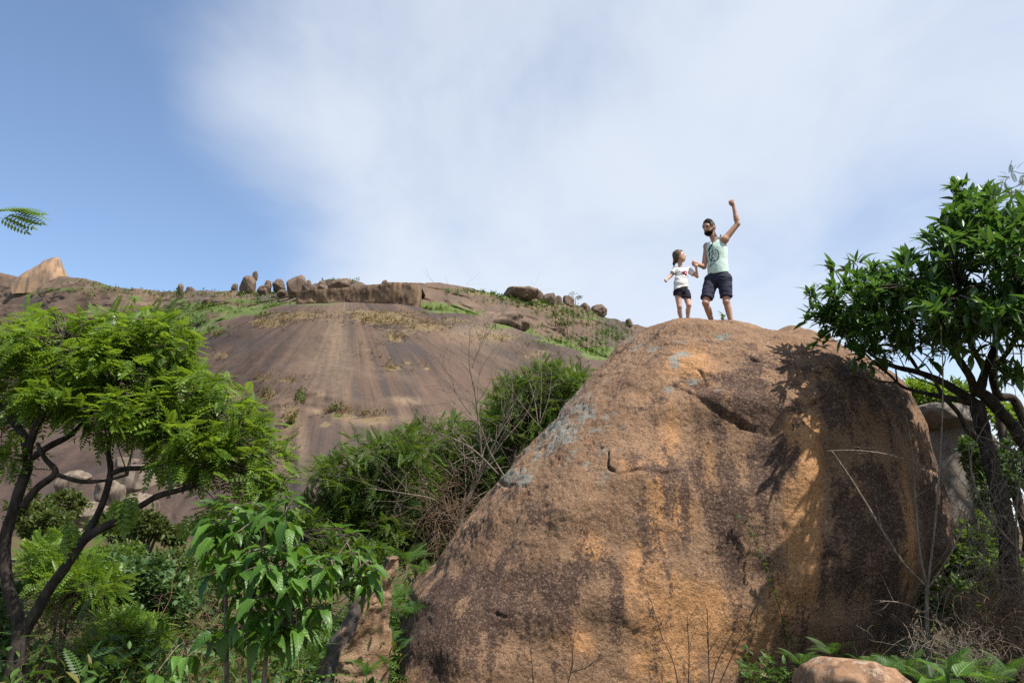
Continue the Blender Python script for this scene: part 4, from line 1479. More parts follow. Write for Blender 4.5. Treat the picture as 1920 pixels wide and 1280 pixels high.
bush("feathery_tree", "tallest feathery thorn tree close against the boulder's left slope", "tree",
     [(960, 745, 45, 36, 16, 1), (1020, 715, 55, 34, 16, 1), (1070, 712, 36, 22, 16, .7), (990, 790, 60, 50, 16, 1.1), (940, 800, 40, 45, 16, 1), (1040, 760, 40, 40, 16, .8), (920, 870, 40, 45, 16, .8)],
     FE, M_LEAF_C, 0.24, 520, 7, 33, r0=.05)
EL = ('ell0', 'ell1')
bush("feathery_bush", "feathery bush filling the gap between the broad-leaved shrub and the thorn trees", "bush",
     [(560, 1010, 60, 45, 14.5, .9), (500, 985, 45, 40, 15, .8), (610, 1050, 60, 45, 13.5, .8), (680, 1060, 50, 45, 13, .8), (450, 1030, 40, 36, 15, .7)], FE + EL, M_LEAF_C, 0.20, 420, 7, 34, r0=.03)
bush("glossy_bush", "rounded bush with pale glossy oval leaves below the rocks", "bush",
     [(285, 1075, 42, 34, 13, .8), (325, 1120, 48, 34, 13, .8), (255, 1120, 55, 44, 13, .8), (310, 1160, 50, 30, 13, .7), (235, 1060, 30, 24, 13.4, .5)], EL, M_LEAF_E, 0.15, 330, 8, 41, single=0)
bush("feathery_bush", "yellow-green feathery bush right behind the forked trunk", "bush",
     [(110, 1090, 60, 40, 12, .8), (170, 1110, 60, 40, 12, .8), (90, 1050, 50, 34, 12.4, .8), (150, 1060, 40, 30, 12.4, .6)], FE, M_LEAF_A, 0.26, 240, 7, 42)
bush("feathery_bush", "low mounded feathery bush between the tangle and broad-leaved shrub", "bush",
     [(220, 1180, 60, 30, 10.5, .6), (270, 1200, 50, 28, 10.5, .6), (180, 1230, 60, 30, 10, .6)], FE, M_LEAF_A, 0.20, 220, 7, 43)
bush("feathery_bush", "leafy bush low at the foot of the forked trunk", "bush",
     [(10, 1180, 34, 50, 10, .5), (5, 1120, 30, 40, 10.4, .5), (0, 1240, 40, 30, 9.8, .5)], EL, M_LEAF_E, 0.14, 170, 8, 44)
bush("olive_bush", "soft olive bush at the dome's foot behind the broad-leaved shrub", "bush",
     [(360, 1060, 50, 26, 34, 2), (410, 1080, 50, 30, 32, 2), (330, 1050, 40, 22, 36, 2), (380, 1110, 60, 30, 28, 2)], EL, M_LEAF_F, 0.30, 420, 9, 45)
bush("olive_bush", "twiggy grey-green bush right of the glossy bush", "bush",
     [(370, 1130, 40, 40, 18, 1), (400, 1170, 50, 40, 16, 1), (350, 1190, 40, 30, 15, .8)], EL, M_LEAF_F, 0.14, 300, 7, 46)
bush("small_tree", "lone small rounded tree with visible stem before the bare slope", "tree",
     [(280, 985, 34, 22, 62, 2), (262, 995, 24, 18, 62, 2), (300, 995, 22, 18, 62, 2), (280, 968, 20, 14, 62, 1.5)], EL, M_LEAF_F, 0.42, 330, 8, 47, r0=.08)
bush("olive_bush", "grey-green bush beside the lone small tree", "bush", [(330, 1005, 24, 20, 64, 2)], EL, M_LEAF_F, 0.4, 130, 8, 48)
bush("feathery_bush", "bush growing among the pale rocks under the bough", "bush",
     [(60, 960, 50, 30, 50, 2), (130, 945, 40, 24, 52, 2), (90, 985, 60, 26, 48, 2)], EL, M_LEAF_F, 0.45, 360, 8, 49)
bush("feathery_bush", "dark bush in the cleft of the pale rocks", "bush", [(195, 985, 34, 18, 70, 2), (225, 1000, 24, 18, 68, 2)], EL, M_LEAF_F, 0.5, 200, 8, 50)
bush("feathery_bush", "bright bush at the foot of the pale rocks", "bush", [(225, 1045, 36, 18, 40, 1.5), (190, 1050, 36, 18, 40, 1.5), (250, 1035, 24, 14, 42, 1)], EL, M_LEAF_C, 0.32, 300, 8, 51)
bush("leafy_bush", "small-leaved bush in front of the pale split boulder", "bush",
     [(1835, 855, 34, 34, 12.5, .6), (1850, 910, 30, 50, 12.3, .6), (1900, 870, 40, 50, 12.4, .6), (1820, 840, 20, 20, 12.5, .3)], EL, M_LEAF_E, 0.12, 330, 8, 52)
bush("leafy_bush", "bright green bush showing behind the pale split boulder", "bush",
     [(1720, 735, 45, 22, 22, 1), (1780, 745, 50, 26, 22, 1), (1880, 775, 30, 20, 22, 1), (1690, 760, 30, 24, 22, 1), (1905, 800, 40, 30, 22, 1)], EL, M_LEAF_A, 0.22, 380, 8, 53)
bush("leafy_bush", "shaded bush under the twisted trunks, right of the boulder", "bush",
     [(1800, 1050, 50, 60, 11.4, .6), (1850, 1020, 50, 60, 11.6, .6), (1780, 1130, 60, 50, 10.6, .6), (1880, 1090, 50, 60, 11, .6), (1770, 1020, 24, 30, 11.6, .4)], EL, M_LEAF_C, 0.13, 420, 8, 54)
bush("thin_tree", "sparse feathery tree whose twigs reach in above the dark evergreen", "tree",
     [(1905, 350, 34, 26, 12.5, .4), (1895, 320, 20, 12, 12.5, .3), (1950, 330, 40, 40, 12.5, .5), (1880, 372, 18, 8, 12.4, .2), (2010, 400, 60, 80, 12.6, .6)], ('fea0',), M_LEAF_F, 0.16, 70, 4, 55, nstem=6, r0=.035)


# ------------------------------------------------------------------ broad-leaved shrub: every leaf a part
def big_shrub():
    base = P(470, 1340, 6.2)
    base[2] = -0.4
    t = thing("broad_leaved_shrub", "shrub with large drooping glossy heart-shaped leaves beside the leaning slab", "shrub", tuple(base))
    r = np.random.default_rng(61)
    stems = [[(425, 1420, 6.2, .02), (425, 1270, 6.2, .018), (424, 1170, 6.2, .016), (420, 1060, 6.2, .012), (400, 975, 6.2, .006)],
             [(470, 1420, 6.3, .018), (468, 1270, 6.3, .015), (468, 1160, 6.3, .013), (490, 1050, 6.2, .010), (500, 960, 6.2, .005)],
             [(490, 1420, 6.1, .02), (495, 1280, 6.1, .018), (505, 1180, 6.1, .016), (528, 1080, 6.1, .012), (538, 1000, 6.1, .008), (536, 930, 6.1, .005)],
             [(503, 1200, 6.1, .012), (560, 1130, 6.0, .010), (620, 1060, 6.0, .008), (655, 1010, 6.0, .005)],
             [(580, 1110, 6.0, .008), (640, 1090, 5.95, .007), (690, 1050, 5.9, .005)],
             [(424, 1240, 6.2, .010), (380, 1200, 6.1, .008), (345, 1210, 6.0, .005)]]
    sk = []
    for s in stems:
        path, rad = limb_pts(s)
        mb = MB()
        rough_tube(mb, path, rad, 7)
        mb.part("stem", M_TWIG, t)
        sk.append(path[len(path) // 4:])
    sk = np.concatenate(sk)
    lumps = [(440, 985, 60, 45, 6.2, .35), (530, 965, 42, 38, 6.1, .3), (500, 1050, 80, 50, 6.1, .4), (615, 1060, 50, 40, 6.0, .3), (668, 1040, 36, 40, 5.95, .25), (470, 1120, 60, 50, 6.1, .35),
             (560, 1100, 60, 45, 6.0, .3), (395, 990, 22, 36, 6.2, .2), (690, 1080, 22, 30, 5.95, .2), (600, 1140, 40, 26, 6.0, .25), (430, 1060, 40, 40, 6.2, .3), (440, 1180, 50, 30, 6.1, .3), (530, 1190, 60, 30, 6.0, .3)]
    c, d = in_lumps(lumps, 200, r, 0.6)
    low, dl = in_lumps([(345, 1225, 45, 36, 5.9, .25), (320, 1265, 40, 20, 5.8, .25), (390, 1190, 30, 30, 6.1, .2), (520, 1160, 60, 30, 6.1, .3)], 16, r, .7)
    c, d = np.concatenate([c, low]), np.concatenate([d, dl])
    fo = Foliage(62)
    mb = MB()
    twigs_to(mb, c, sk, r, .006, .003, 5, 0.15)
    for k in range(len(c)):
        a0 = r.uniform(0, 6.28)
        for j in range(2 if k % 3 else 3):
            a = a0 + j * math.pi + r.normal(0, .3)
            out = np.array((math.cos(a), math.sin(a), 0)) * 0.75 + d[k] * 0.3
            fo.add(('ova0', 'ova1', 'ova2', 'ova3'), c[k] + out * 0.015, out + np.array((0, 0, 0.05 - 0.75 * r.random())), r.uniform(.09, .21), up=out * 0.8 + np.array((0, -0.25, 1.0)))
    top = P(np.array((378, 400, 425, 445, 500, 540, 640, 660, 690, 535)), np.array((950, 945, 935, 965, 950, 930, 990, 1000, 1030, 940)), 6.1)
    for q in top:
        for a in (0.3, 2.2, 4.1):
            fo.add(('ova2', 'ova0'), q, (math.cos(a), math.sin(a), 0.55), r.uniform(.09, .14), tint=.9)
    mb.part("twig", M_TWIG, t, kind="stuff")
    fo.emit(t, M_LEAF_D, 300, "leaf")


big_shrub()


# ------------------------------------------------------------------ dead wood and dry vines
def bare(name, label, paths, seed, mat, forks=5, flen=(0.3, 0.9), fr=0.35, upw=0.4, cat="shrub", group=None, gen2=3):
    """leafless plant: traced stems plus forking twigs"""
    r = np.random.default_rng(seed)
    p0 = limb_pts(paths[0])[0][0]
    t = thing(name, label, cat, tuple(p0), group)
    fine = MB()
    for pts in paths:
        path, rad = limb_pts(pts)
        mb = MB()
        rough_tube(mb, path, np.maximum(rad, .003), 6)
        mb.part("stem", mat, t)
        for k in range(forks):
            i = r.integers(len(path) // 4, len(path))
            a = path[i]
            dr = path[min(i + 1, len(path) - 1)] - path[max(i - 1, 0)]
            dr = dr / (np.linalg.norm(dr) + 1e-9)
            v = dr * 0.6 + r.normal(0, .6, 3) + np.array((0, 0, upw))
            v /= np.linalg.norm(v)
            L = r.uniform(*flen)
            q = smooth_path([a, a + v * L * .5 + r.normal(0, .08 * L, 3), a + v * L + r.normal(0, .12 * L, 3)], 5)
            r1 = max(.0025, rad[i] * fr)
            fine.tube(q, np.linspace(r1, r1 * .4, len(q)), 4)
            for g in range(gen2):
                b = q[r.integers(4, len(q))]
                w = v * .5 + r.normal(0, .6, 3)
                w /= np.linalg.norm(w)
                l2 = L * r.uniform(.25, .55)
                fine.tube(smooth_path([b, b + w * l2 * .5 + r.normal(0, .06 * l2, 3), b + w * l2], 4), np.linspace(r1 * .55, r1 * .25, 9)[:9], 3)
    if fine.n:
        fine.part("twig", mat, t, kind="stuff")
    return t


bare("dead_shrub", "tall leafless grey shrub tangled against the boulder's left slope",
     [[(862, 1040, 13.4, .05), (864, 975, 13.4, .045), (878, 935, 13.4, .04), (900, 890, 13.4, .032), (922, 850, 13.3, .02)],
      [(905, 885, 13.4, .02), (900, 820, 13.3, .017), (892, 745, 13.2, .015), (880, 680, 13.2, .011), (882, 612, 13.2, .005)],
      [(935, 890, 13.2, .018), (890, 845, 13.1, .016), (850, 822, 13.0, .013), (800, 800, 13.0, .010), (760, 745, 13, .005)],
      [(860, 990, 13.2, .014), (820, 940, 13.0, .012), (760, 925, 12.9, .010), (690, 915, 12.9, .005)],
      [(878, 930, 13.4, .014), (905, 880, 13.3, .012), (950, 820, 13.2, .010), (990, 770, 13.2, .008), (1010, 700, 13.2, .004)],
      [(950, 900, 13.2, .016), (920, 850, 13.2, .014), (900, 800, 13.1, .010), (870, 760, 13.1, .007), (830, 700, 13.0, .003)],
      [(915, 860, 13.3, .012), (940, 800, 13.2, .010), (960, 740, 13.1, .008), (955, 660, 13.1, .003)],
      [(885, 690, 13.2, .007), (895, 660, 13.2, .005), (908, 630, 13.2, .002)],
      [(862, 1000, 13.3, .012), (830, 960, 13.1, .010), (800, 960, 13.0, .007), (770, 1010, 12.9, .003)]], 71, M_TWIG, forks=13, flen=(.4, 1.3), gen2=4)
bare("dead_shrub", "thin bare upright twigs rising behind the boulder slope",
     [[(1010, 800, 14.5, .014), (1000, 740, 14.5, .011), (985, 690, 14.5, .008), (975, 600, 14.5, .003)], [(1010, 800, 14.5, .010), (1030, 740, 14.5, .008), (1035, 660, 14.5, .004)],
      [(1012, 800, 14.5, .010), (980, 760, 14.4, .008), (940, 700, 14.4, .004)], [(1012, 790, 14.5, .010), (1015, 720, 14.5, .007), (1012, 640, 14.5, .003)]], 72, M_TWIG, forks=9, flen=(.3, .9))
bare("dead_sapling", "pale dead sapling with four long bare stems before the boulder's shaded side",
     [[(1742, 1290, 8.3, .026), (1742, 1258, 8.3, .024), (1738, 1180, 8.3, .021), (1738, 1095, 8.3, .019)],
      [(1738, 1100, 8.3, .013), (1690, 1050, 8.25, .013), (1640, 970, 8.2, .012), (1600, 905, 8.2, .011), (1560, 845, 8.2, .006)],
      [(1550, 845, 8.2, .004), (1600, 844, 8.2, .006), (1655, 850, 8.2, .007), (1700, 862, 8.25, .004)],
      [(1737, 1095, 8.3, .014), (1726, 1040, 8.3, .012), (1718, 960, 8.3, .010), (1712, 860, 8.3, .006), (1700, 780, 8.3, .003)],
      [(1740, 1095, 8.3, .012), (1748, 1030, 8.3, .011), (1758, 930, 8.3, .010), (1766, 800, 8.3, .008), (1768, 700, 8.3, .007), (1764, 610, 8.3, .003)],
      [(1742, 1100, 8.3, .011), (1775, 1050, 8.25, .010), (1800, 1000, 8.2, .009), (1828, 930, 8.2, .004)],
      [(1738, 1150, 8.3, .008), (1690, 1130, 8.2, .007), (1640, 1125, 8.1, .004)]], 73, M_TWIG, forks=3, flen=(.15, .5), cat="tree", gen2=2)
bare("dry_vine", "arching pale dry vine stems beside the twisted trunks",
     [[(1940, 1060, 8.8, .018), (1890, 1010, 8.8, .016), (1850, 960, 8.8, .014), (1825, 900, 8.8, .012), (1822, 850, 8.8, .008), (1845, 800, 8.8, .006), (1870, 770, 8.8, .004)],
      [(1940, 900, 8.9, .016), (1905, 850, 8.9, .013), (1870, 830, 8.9, .010), (1830, 815, 8.9, .005)],
      [(1915, 1270, 8.7, .012), (1912, 1150, 8.7, .011), (1905, 1000, 8.7, .010), (1912, 900, 8.7, .008), (1935, 820, 8.7, .004)],
      [(1850, 1270, 8.7, .010), (1860, 1150, 8.7, .009), (1845, 1060, 8.7, .007), (1855, 960, 8.7, .006), (1890, 900, 8.7, .003)],
      [(1935, 1080, 8.6, .010), (1880, 1085, 8.6, .009), (1840, 1060, 8.6, .005)],
      [(1905, 500, 9, .004), (1898, 620, 9, .005), (1906, 700, 9, .005), (1930, 770, 9, .004)]], 74, M_TWIG, forks=7, flen=(.2, .8), upw=0.0)


def tangle(name, label, cpx, cpy, rx, ry, Y, ry3, n, seed, mat, rad=.004):
    r = np.random.default_rng(seed)
    base = P(cpx, cpy + ry, Y)
    base[2] = -0.5
    t = thing(name, label, "vines", tuple(base))
    mb = MB()
    for k in range(n):
        a = P(cpx + r.normal(0, rx * .5), cpy + r.normal(0, ry * .5), Y + r.normal(0, ry3 * .5))
        L = r.uniform(.3, 1.0) * ry * 2 * Y / FPX
        v = r.normal(0, 1, 3) * np.array((.7, .5, 1.0))
        v /= np.linalg.norm(v)
        pts = [a]
        for j in range(4):
            v = v + r.normal(0, .45, 3) + np.array((0, 0, -.12))
            v /= np.linalg.norm(v)
            pts.append(pts[-1] + v * L / 4)
        q = smooth_path(pts, 4)
        q[:, 2] = np.maximum(q[:, 2], -0.48)
        mb.tube(q, rad * r.uniform(.4, 1.2) * np.linspace(1, .5, len(q)), 4, r.random())
    mb.part("twigs", mat, t, kind="stuff")


tangle("vine_tangle", "reddish dry vine tangle hanging beside the forked trunk", 112, 1175, 30, 75, 8.9, .3, 120, 81, M_VINE)
tangle("vine_tangle", "brown mat of dry twigs filling the ground under the twisted trunks", 1860, 1160, 75, 75, 8.7, .7, 560, 82, M_VINE, .004)
tangle("vine_tangle", "pale dry stems sprawling in front of the dead sapling", 1790, 1215, 95, 40, 7.7, .4, 230, 86, M_TWIG, .0035)
tangle("vine_tangle", "tall loose web of pale dry stems climbing around the twisted trunks", 1860, 990, 75, 120, 8.8, .5, 120, 87, M_TWIG, .0045)
tangle("vine_tangle", "thin dark twig litter at the shaded foot of the boulder", 1680, 1180, 90, 45, 8.7, .5, 240, 83, M_BARK_BROWN, .004)
tangle("vine_tangle", "dry stems behind the broad-leaved shrub", 420, 1180, 110, 60, 10.5, 1.0, 170, 84, M_VINE, .004)
tangle("vine_tangle", "russet dead twigs between the slab and the dead grey shrub", 850, 970, 60, 70, 12.8, .5, 190, 85, M_VINE, .005)


# thin stems with few leaves against the sunlit rock
def face_plants():
    r = np.random.default_rng(91)
    base = on_boulder(1450, 1230, 0.15)
    base[2] = -0.5
    t = thing("climbing_vine", "slender green vine with small round leaves climbing the boulder's face", "vine", tuple(base))
    for pts, rad in (([(1470, 1215), (1455, 1140), (1440, 1090), (1425, 1045), (1412, 1010), (1398, 990), (1386, 966)], .006),):
        q = np.array([on_boulder(x, y, 0.10 + 0.05 * math.sin(i)) for i, (x, y) in enumerate(pts)])
        q = np.concatenate([[base], q])
        sp = smooth_path(q, 6)
        mb = MB()
        mb.tube(sp, np.linspace(rad, .002, len(sp)), 5)
        mb.part("stem", M_HERB, t)
        fo = Foliage(92)
        idx = np.linspace(8, len(sp) - 2, 26).astype(int)
        for i in idx:
            fo.add(('ell1', 'ova2'), sp[i], r.normal(0, .6, 3) + np.array((0.2, -.6, .1)), r.uniform(.05, .09))
        fo.emit(t, M_HERB, 60, "leaf")
    for k, (lab, paths) in enumerate([
            ("dark leafless weed standing before the boulder's orange foot",
             [[(1275, 1300), (1262, 1240), (1240, 1190), (1222, 1130)], [(1330, 1300), (1345, 1240), (1372, 1190), (1378, 1170)], [(1290, 1300), (1292, 1230), (1288, 1150)], [(1330, 1290), (1328, 1210), (1326, 1140)],
              [(1345, 1290), (1375, 1225), (1402, 1170), (1420, 1130)]]),
            ("thin bare weed at the boulder's dark lower left face", [[(1000, 1300), (998, 1250), (992, 1195)], [(1060, 1300), (1072, 1250), (1075, 1200)], [(1072, 1260), (1100, 1250), (1120, 1236)]])]):
        bare("dry_weed", lab, [[(x, y, 8.3, .006 * (1 - .2 * i)) for i, (x, y) in enumerate(p)] for p in paths], 93 + k, M_BARK_DARK, forks=7, flen=(.08, .35), cat="weed")
    # sprig between the man's feet
    q = np.array((P(1350, 605, 12.2)[0], 12.0, 0))
    q[2] = drop(q[0], q[1]) - 0.02
    s = thing("sprig", "tiny green sprig growing on top of the boulder by the man's foot", "plant", tuple(q))
    fo = Foliage(95)
    for a in range(6):
        fo.add(('ova2',), q + np.array((0, 0, .02 + .02 * a)), (math.cos(a * 1.9) * .5, math.sin(a * 1.9) * .5, 1.0), .10 + .012 * (a % 3))
    fo.emit(s, M_HERB, 20, "leaf")


face_plants()


# ------------------------------------------------------------------ ferns, herbs, foreground plant
def fern(px, py, Y, size, n, seed, label):
    r = np.random.default_rng(seed)
    base = P(px, py, Y)
    t = thing("fern", label, "fern", tuple(base), "ferns at the boulder's foot")
    fo = Foliage(seed)
    for k in range(n):
        a = 6.283 * k / n + r.normal(0, .3)
        fo.add('fern', base, (math.cos(a), math.sin(a), r.uniform(.35, 1.0)), .72 * size * r.uniform(.75, 1.15))
    fo.emit(t, M_FERN, 40, "frond")


GAP = "fern in the gap between the leaning slab and the giant boulder"
for i, (x, y, Y, s, lab) in enumerate([
        (1655, 1275, 7.2, .40, "fern between the low orange rock and the dead sapling"), (1700, 1262, 7.6, .42, "fern at the dead sapling's foot"),
        (1800, 1262, 7.3, .45, "fern close behind the big-leaved seedling"), (1850, 1280, 7.0, .42, "fern between the big-leaved seedling and the dry twig mat"),
        (1745, 1285, 6.9, .36, "fern standing in front of the dead sapling"), (1890, 1262, 7.6, .4, "fern growing into the dry twig mat under the twisted trunks"),
        (1500, 1245, 8.0, .34, "fern under the climbing vine at the giant boulder's foot"), (1560, 1225, 8.2, .34, "fern behind the low orange rock, against the giant boulder"),
        (1620, 1250, 7.8, .3, "small fern tucked just behind the low orange rock"), (690, 1262, 7.6, .34, "fern rooted against the leaning slab's orange face"),
        (745, 1120, 10.2, .42, GAP), (775, 1150, 9.8, .36, GAP), (735, 1200, 8.8, .34, GAP), (715, 1100, 10.6, .4, GAP), (800, 1080, 11.2, .5, GAP), (760, 1050, 11.5, .5, GAP)]):
    fern(x, y, Y, s, 9, 500 + i, lab)


def herbs():
    r = np.random.default_rng(101)
    t = thing("undergrowth", "mixed low green herbs and grass covering the ground", "undergrowth", (0, 8, -0.5))
    t["kind"] = "stuff"
    fo = Foliage(102)

    def patch(n, x0, x1, y0, y1, h, size, tpls, tint=None):
        px, Y = r.uniform(x0, x1, n), y0 + (y1 - y0) * r.random(n) ** 1.2
        p = P(px, 1000, Y)
        p[:, 2] = -0.5 + h * r.random(n) ** 1.3 * (0.45 + 0.9 * np.clip(0.5 + noise(np.stack([p[:, 0] * .9, p[:, 1] * .9, 0 * Y], -1), 3), 0, 1))
        d = r.normal(size=(n, 3))
        d[:, 2] = np.abs(d[:, 2]) * .8 + .2
        fo.add(tpls, p, d, size * r.uniform(.6, 1.3, n), tint=tint)

    patch(5200, -60, 760, 6.6, 14, .85, .12, ('ell0', 'ell1', 'lan0'))
    patch(1500, -60, 760, 7, 16, .9, .26, FE)
    patch(2600, 200, 900, 14, 40, 1.3, .22, ('ell0', 'lan0', 'ell1'))
    patch(900, 300, 760, 6.2, 9, .5, .34, ('grs0',))
    patch(3400, 1440, 1960, 6.4, 9.0, .50, .085, ('ell0', 'ell1', 'lan0'))
    patch(800, 1440, 1960, 6.8, 9.2, .45, .20, FE)
    patch(700, 1300, 1960, 6.4, 9.0, .35, .34, ('grs0',))
    patch(900, 1150, 1480, 8.0, 9.0, .45, .07, ('ell0', 'ell1'))
    patch(1300, 1380, 1640, 8.2, 9.1, .85, .075, ('ell0', 'ell1', 'lan0'))
    patch(500, 1380, 1640, 8.2, 9.1, .8, .15, FE)
    patch(2200, 1650, 2050, 9, 14, 1.1, .12, ('ell0', 'ell1', 'lan0'))
    patch(1800, 560, 860, 9.5, 13, .9, .14, ('ell0', 'lan0'))
    patch(700, 560, 860, 9.5, 13, 1.0, .28, FE)
    fo.emit(t, M_HERB, 0)
    t2 = thing("dry_grass", "dead brown grass and litter between the bushes", "grass", (0, 9, -0.5))
    t2["kind"] = "stuff"
    fo = Foliage(103)
    patch(3600, -60, 800, 6.6, 16, .5, .34, ('grs0',))
    patch(3200, 1300, 2000, 6.6, 10, .4, .30, ('grs0',))
    fo.emit(t2, M_LEAF_DRY, 0)


herbs()


def front_plant():
    base = P(1785, 1330, 5.6)
    t = thing("broad_leaf_seedling", "low plant with big rounded shiny leaves at the bottom edge beside ferns", "plant", tuple(base))
    fo = Foliage(111)
    for (dx, dz, d, s) in [(0, .22, (.25, -.3, .75), .24), (.05, .2, (.9, -.2, .25), .22), (-.05, .18, (-.8, -.4, .15), .24), (.0, .16, (.1, -.9, .1), .2), (-.02, .2, (-.5, .3, .6), .2), (.06, .2, (.7, .3, .6), .2)]:
        fo.add(('ova2',), base + np.array((dx, 0, dz)), d, s, tint=.6)
    mb = MB()
    mb.tube(np.array([base, base + np.array((0, 0, .1)), base + np.array((0, 0, .22))]), .012, 6)
    mb.part("stem", M_HERB, t)
    fo.emit(t, M_LEAF_D, 20, "leaf")


front_plant()


# ------------------------------------------------------------------ scrub and tufts on the mountain
def on_grid(Vg, px, py):
    """points of a hill surface at given pixels (nearest grid vertex that faces the camera)"""
    gx, gy = proj(Vg[:, :-45] if Vg.shape[1] > 300 else Vg[:, :-32])
    flat = (Vg[:, :-45] if Vg.shape[1] > 300 else Vg[:, :-32]).reshape(-1, 3)
    gx, gy = gx.ravel(), gy.ravel()
    # bucket search
    key = {}
    ix, iy = (gx // 6).astype(int), (gy // 4).astype(int)
    for i, k in enumerate(zip(ix.tolist(), iy.tolist())):
        key.setdefault(k, i)
    out = []
    for x, y in zip(px, py):
        k = key.get((int(x // 6), int(y // 4)))
        out.append(flat[k] if k is not None else None)
    return out


def scrub(name, label, Vg, patches, mat, seed, tpls, size, cat="scrub"):
    r = np.random.default_rng(seed)
    t = thing(name, label, cat, (0, 260, 40))
    t["kind"] = "stuff"
    fo = Foliage(seed)
    for (x, y, rx, ry, n) in patches:
        px, py = x + r.normal(0, rx * .6, n), y + r.normal(0, ry * .6, n)
        pts = [p for p in on_grid(Vg, px, py) if p is not None]
        if not pts:
            continue
        p = np.array(pts)
        per = 9
        s = r.uniform(.5, 1.3, len(p))
        q = np.repeat(p, per, 0) + r.normal(0, .45, (len(p) * per, 3)) * np.repeat(s, per)[:, None] + np.array((0, 0, .25))
        d = r.normal(size=q.shape)
        d[:, 2] = np.abs(d[:, 2]) + .2
        fo.add(tpls, q, d, size * np.repeat(s, per) * r.uniform(.7, 1.2, len(q)))
    fo.emit(t, mat, 0)


G = ('ell0', 'ell1')
scrub("mountain_scrub", "green scrub and grass strip along the cliff's foot", RIDGE_V,
      [(390, 580, 70, 12, 150), (350, 600, 40, 18, 130), (450, 570, 80, 9, 110), (520, 572, 50, 8, 60), (640, 577, 130, 4, 150), (800, 581, 60, 5, 110), (880, 594, 60, 6, 120), (480, 548, 60, 5, 70), (560, 549, 50, 4, 40), (960, 614, 60, 9, 100),
       (1040, 640, 60, 12, 130), (1120, 660, 50, 18, 160), (1000, 562, 70, 9, 300), (930, 549, 40, 5, 130), (1080, 585, 60, 9, 220), (1150, 625, 40, 16, 170), (200, 532, 50, 6, 70), (240, 548, 50, 6, 60), (130, 545, 60, 4, 60),
       (60, 548, 40, 5, 30), (250, 565, 14, 5, 20), (170, 553, 12, 5, 16), (165, 582, 20, 6, 30), (330, 552, 60, 5, 60), (420, 552, 50, 5, 50), (650, 527, 40, 4, 26), (900, 545, 60, 3, 30), (350, 572, 40, 8, 60), (1100, 605, 60, 8, 60)],
      M_LEAF_C, 121, G, 0.75)
scrub("mountain_scrub", "dark shrubs dotted over the falling right ridge", RIDGE_V,
      [(1150, 625, 40, 14, 60), (1090, 640, 40, 14, 60), (1020, 570, 60, 8, 90), (960, 555, 40, 6, 60), (880, 546, 60, 3, 30), (1100, 592, 60, 7, 50), (180, 528, 60, 4, 40), (460, 550, 60, 5, 40), (640, 527, 40, 3, 16), (370, 608, 26, 14, 50), (215, 540, 40, 5, 20), (1120, 655, 50, 12, 30), (290, 545, 40, 4, 14), (480, 560, 80, 8, 30)],
      M_LEAF_B, 122, G, 0.9)
scrub("mountain_grass", "tan dry grass tufts in patches over the bare dome", DOME_V,
      [(720, 600, 80, 12, 170), (800, 612, 70, 12, 110), (690, 588, 120, 5, 90), (560, 592, 70, 8, 80), (500, 604, 44, 10, 90), (740, 632, 30, 9, 45), (735, 688, 16, 7, 26), (930, 632, 70, 10, 80), (1010, 660, 60, 9, 50),
       (440, 735, 20, 12, 34), (500, 742, 26, 12, 40), (490, 710, 26, 3, 24), (540, 712, 26, 3, 20), (545, 780, 20, 26, 50), (640, 772, 36, 6, 36), (700, 778, 46, 6, 30), (415, 668, 14, 6, 16), (405, 626, 10, 5, 14), (770, 678, 40, 20, 14), (850, 600, 60, 10, 50), (690, 655, 40, 20, 14)],
      M_LEAF_DRY, 123, ('lan0', 'grs0'), 0.9, "grass")
scrub("mountain_scrub", "green tufts in the gully of the bare dome", DOME_V,
      [(566, 745, 6, 12, 14), (630, 770, 10, 5, 12), (545, 790, 12, 16, 16), (500, 735, 20, 8, 14), (400, 618, 50, 8, 60), (470, 590, 50, 5, 40), (405, 626, 8, 4, 8), (1050, 645, 60, 6, 50), (1125, 666, 30, 8, 50), (960, 612, 50, 5, 40), (850, 585, 60, 4, 40)],
      M_LEAF_F, 124, G, 0.7)


def far_tree(px, py, h, Y, seed, label, lean=0.0, mat=None):
    """single tree on the far ridge: pale stem, flat clumped crown; h in photo pixels"""
    r = np.random.default_rng(seed)
    Y = ridge_at(px, py) - 0.5
    k = Y / FPX
    base = P(px, py, Y)
    t = thing("ridge_tree", label, "tree", tuple(base), "single trees on the mountain")
    top = base + np.array((lean * h * k, 0, h * k * .75))
    mb = MB()
    pth = smooth_path([base - np.array((0, 0, 1.0)), (base + top) / 2 + np.array((lean * .3, 0, 0)), top], 5)
    mb.tube(pth, np.linspace(.035, .018, len(pth)) * h * k, 6)
    mb.part("trunk", M_TWIG, t)
    fo = Foliage(seed)
    n = 240
    cl = top + r.normal(0, 1, (5, 3)) * np.array((.30, .3, .10)) * h * k
    p = cl[r.integers(0, 5, n)] + r.normal(0, 1, (n, 3)) * np.array((.15, .15, .08)) * h * k
    fo.add(G, p, r.normal(size=(n, 3)) + np.array((0, 0, .5)), h * k * .13 * r.uniform(.6, 1.3, n))
    fo.emit(t, M_LEAF_F, 0, rest_name="crown")


far_tree(1067, 632, 42, 268, 131, "pale-stemmed tree alone on the grass band below the right ridge", -0.15)
far_tree(332, 566, 26, 300, 132, "small dark tree beside the pillar rock on the saddle")
far_tree(1079, 572, 22, 322, 133, "tiny tree on the skyline next to the orange-faced boulder")
far_tree(817, 600, 18, 276, 134, "bare little tree at the ridge wall's foot")
far_tree(1173, 622, 20, 300, 135, "dark round tree low on the right ridge")


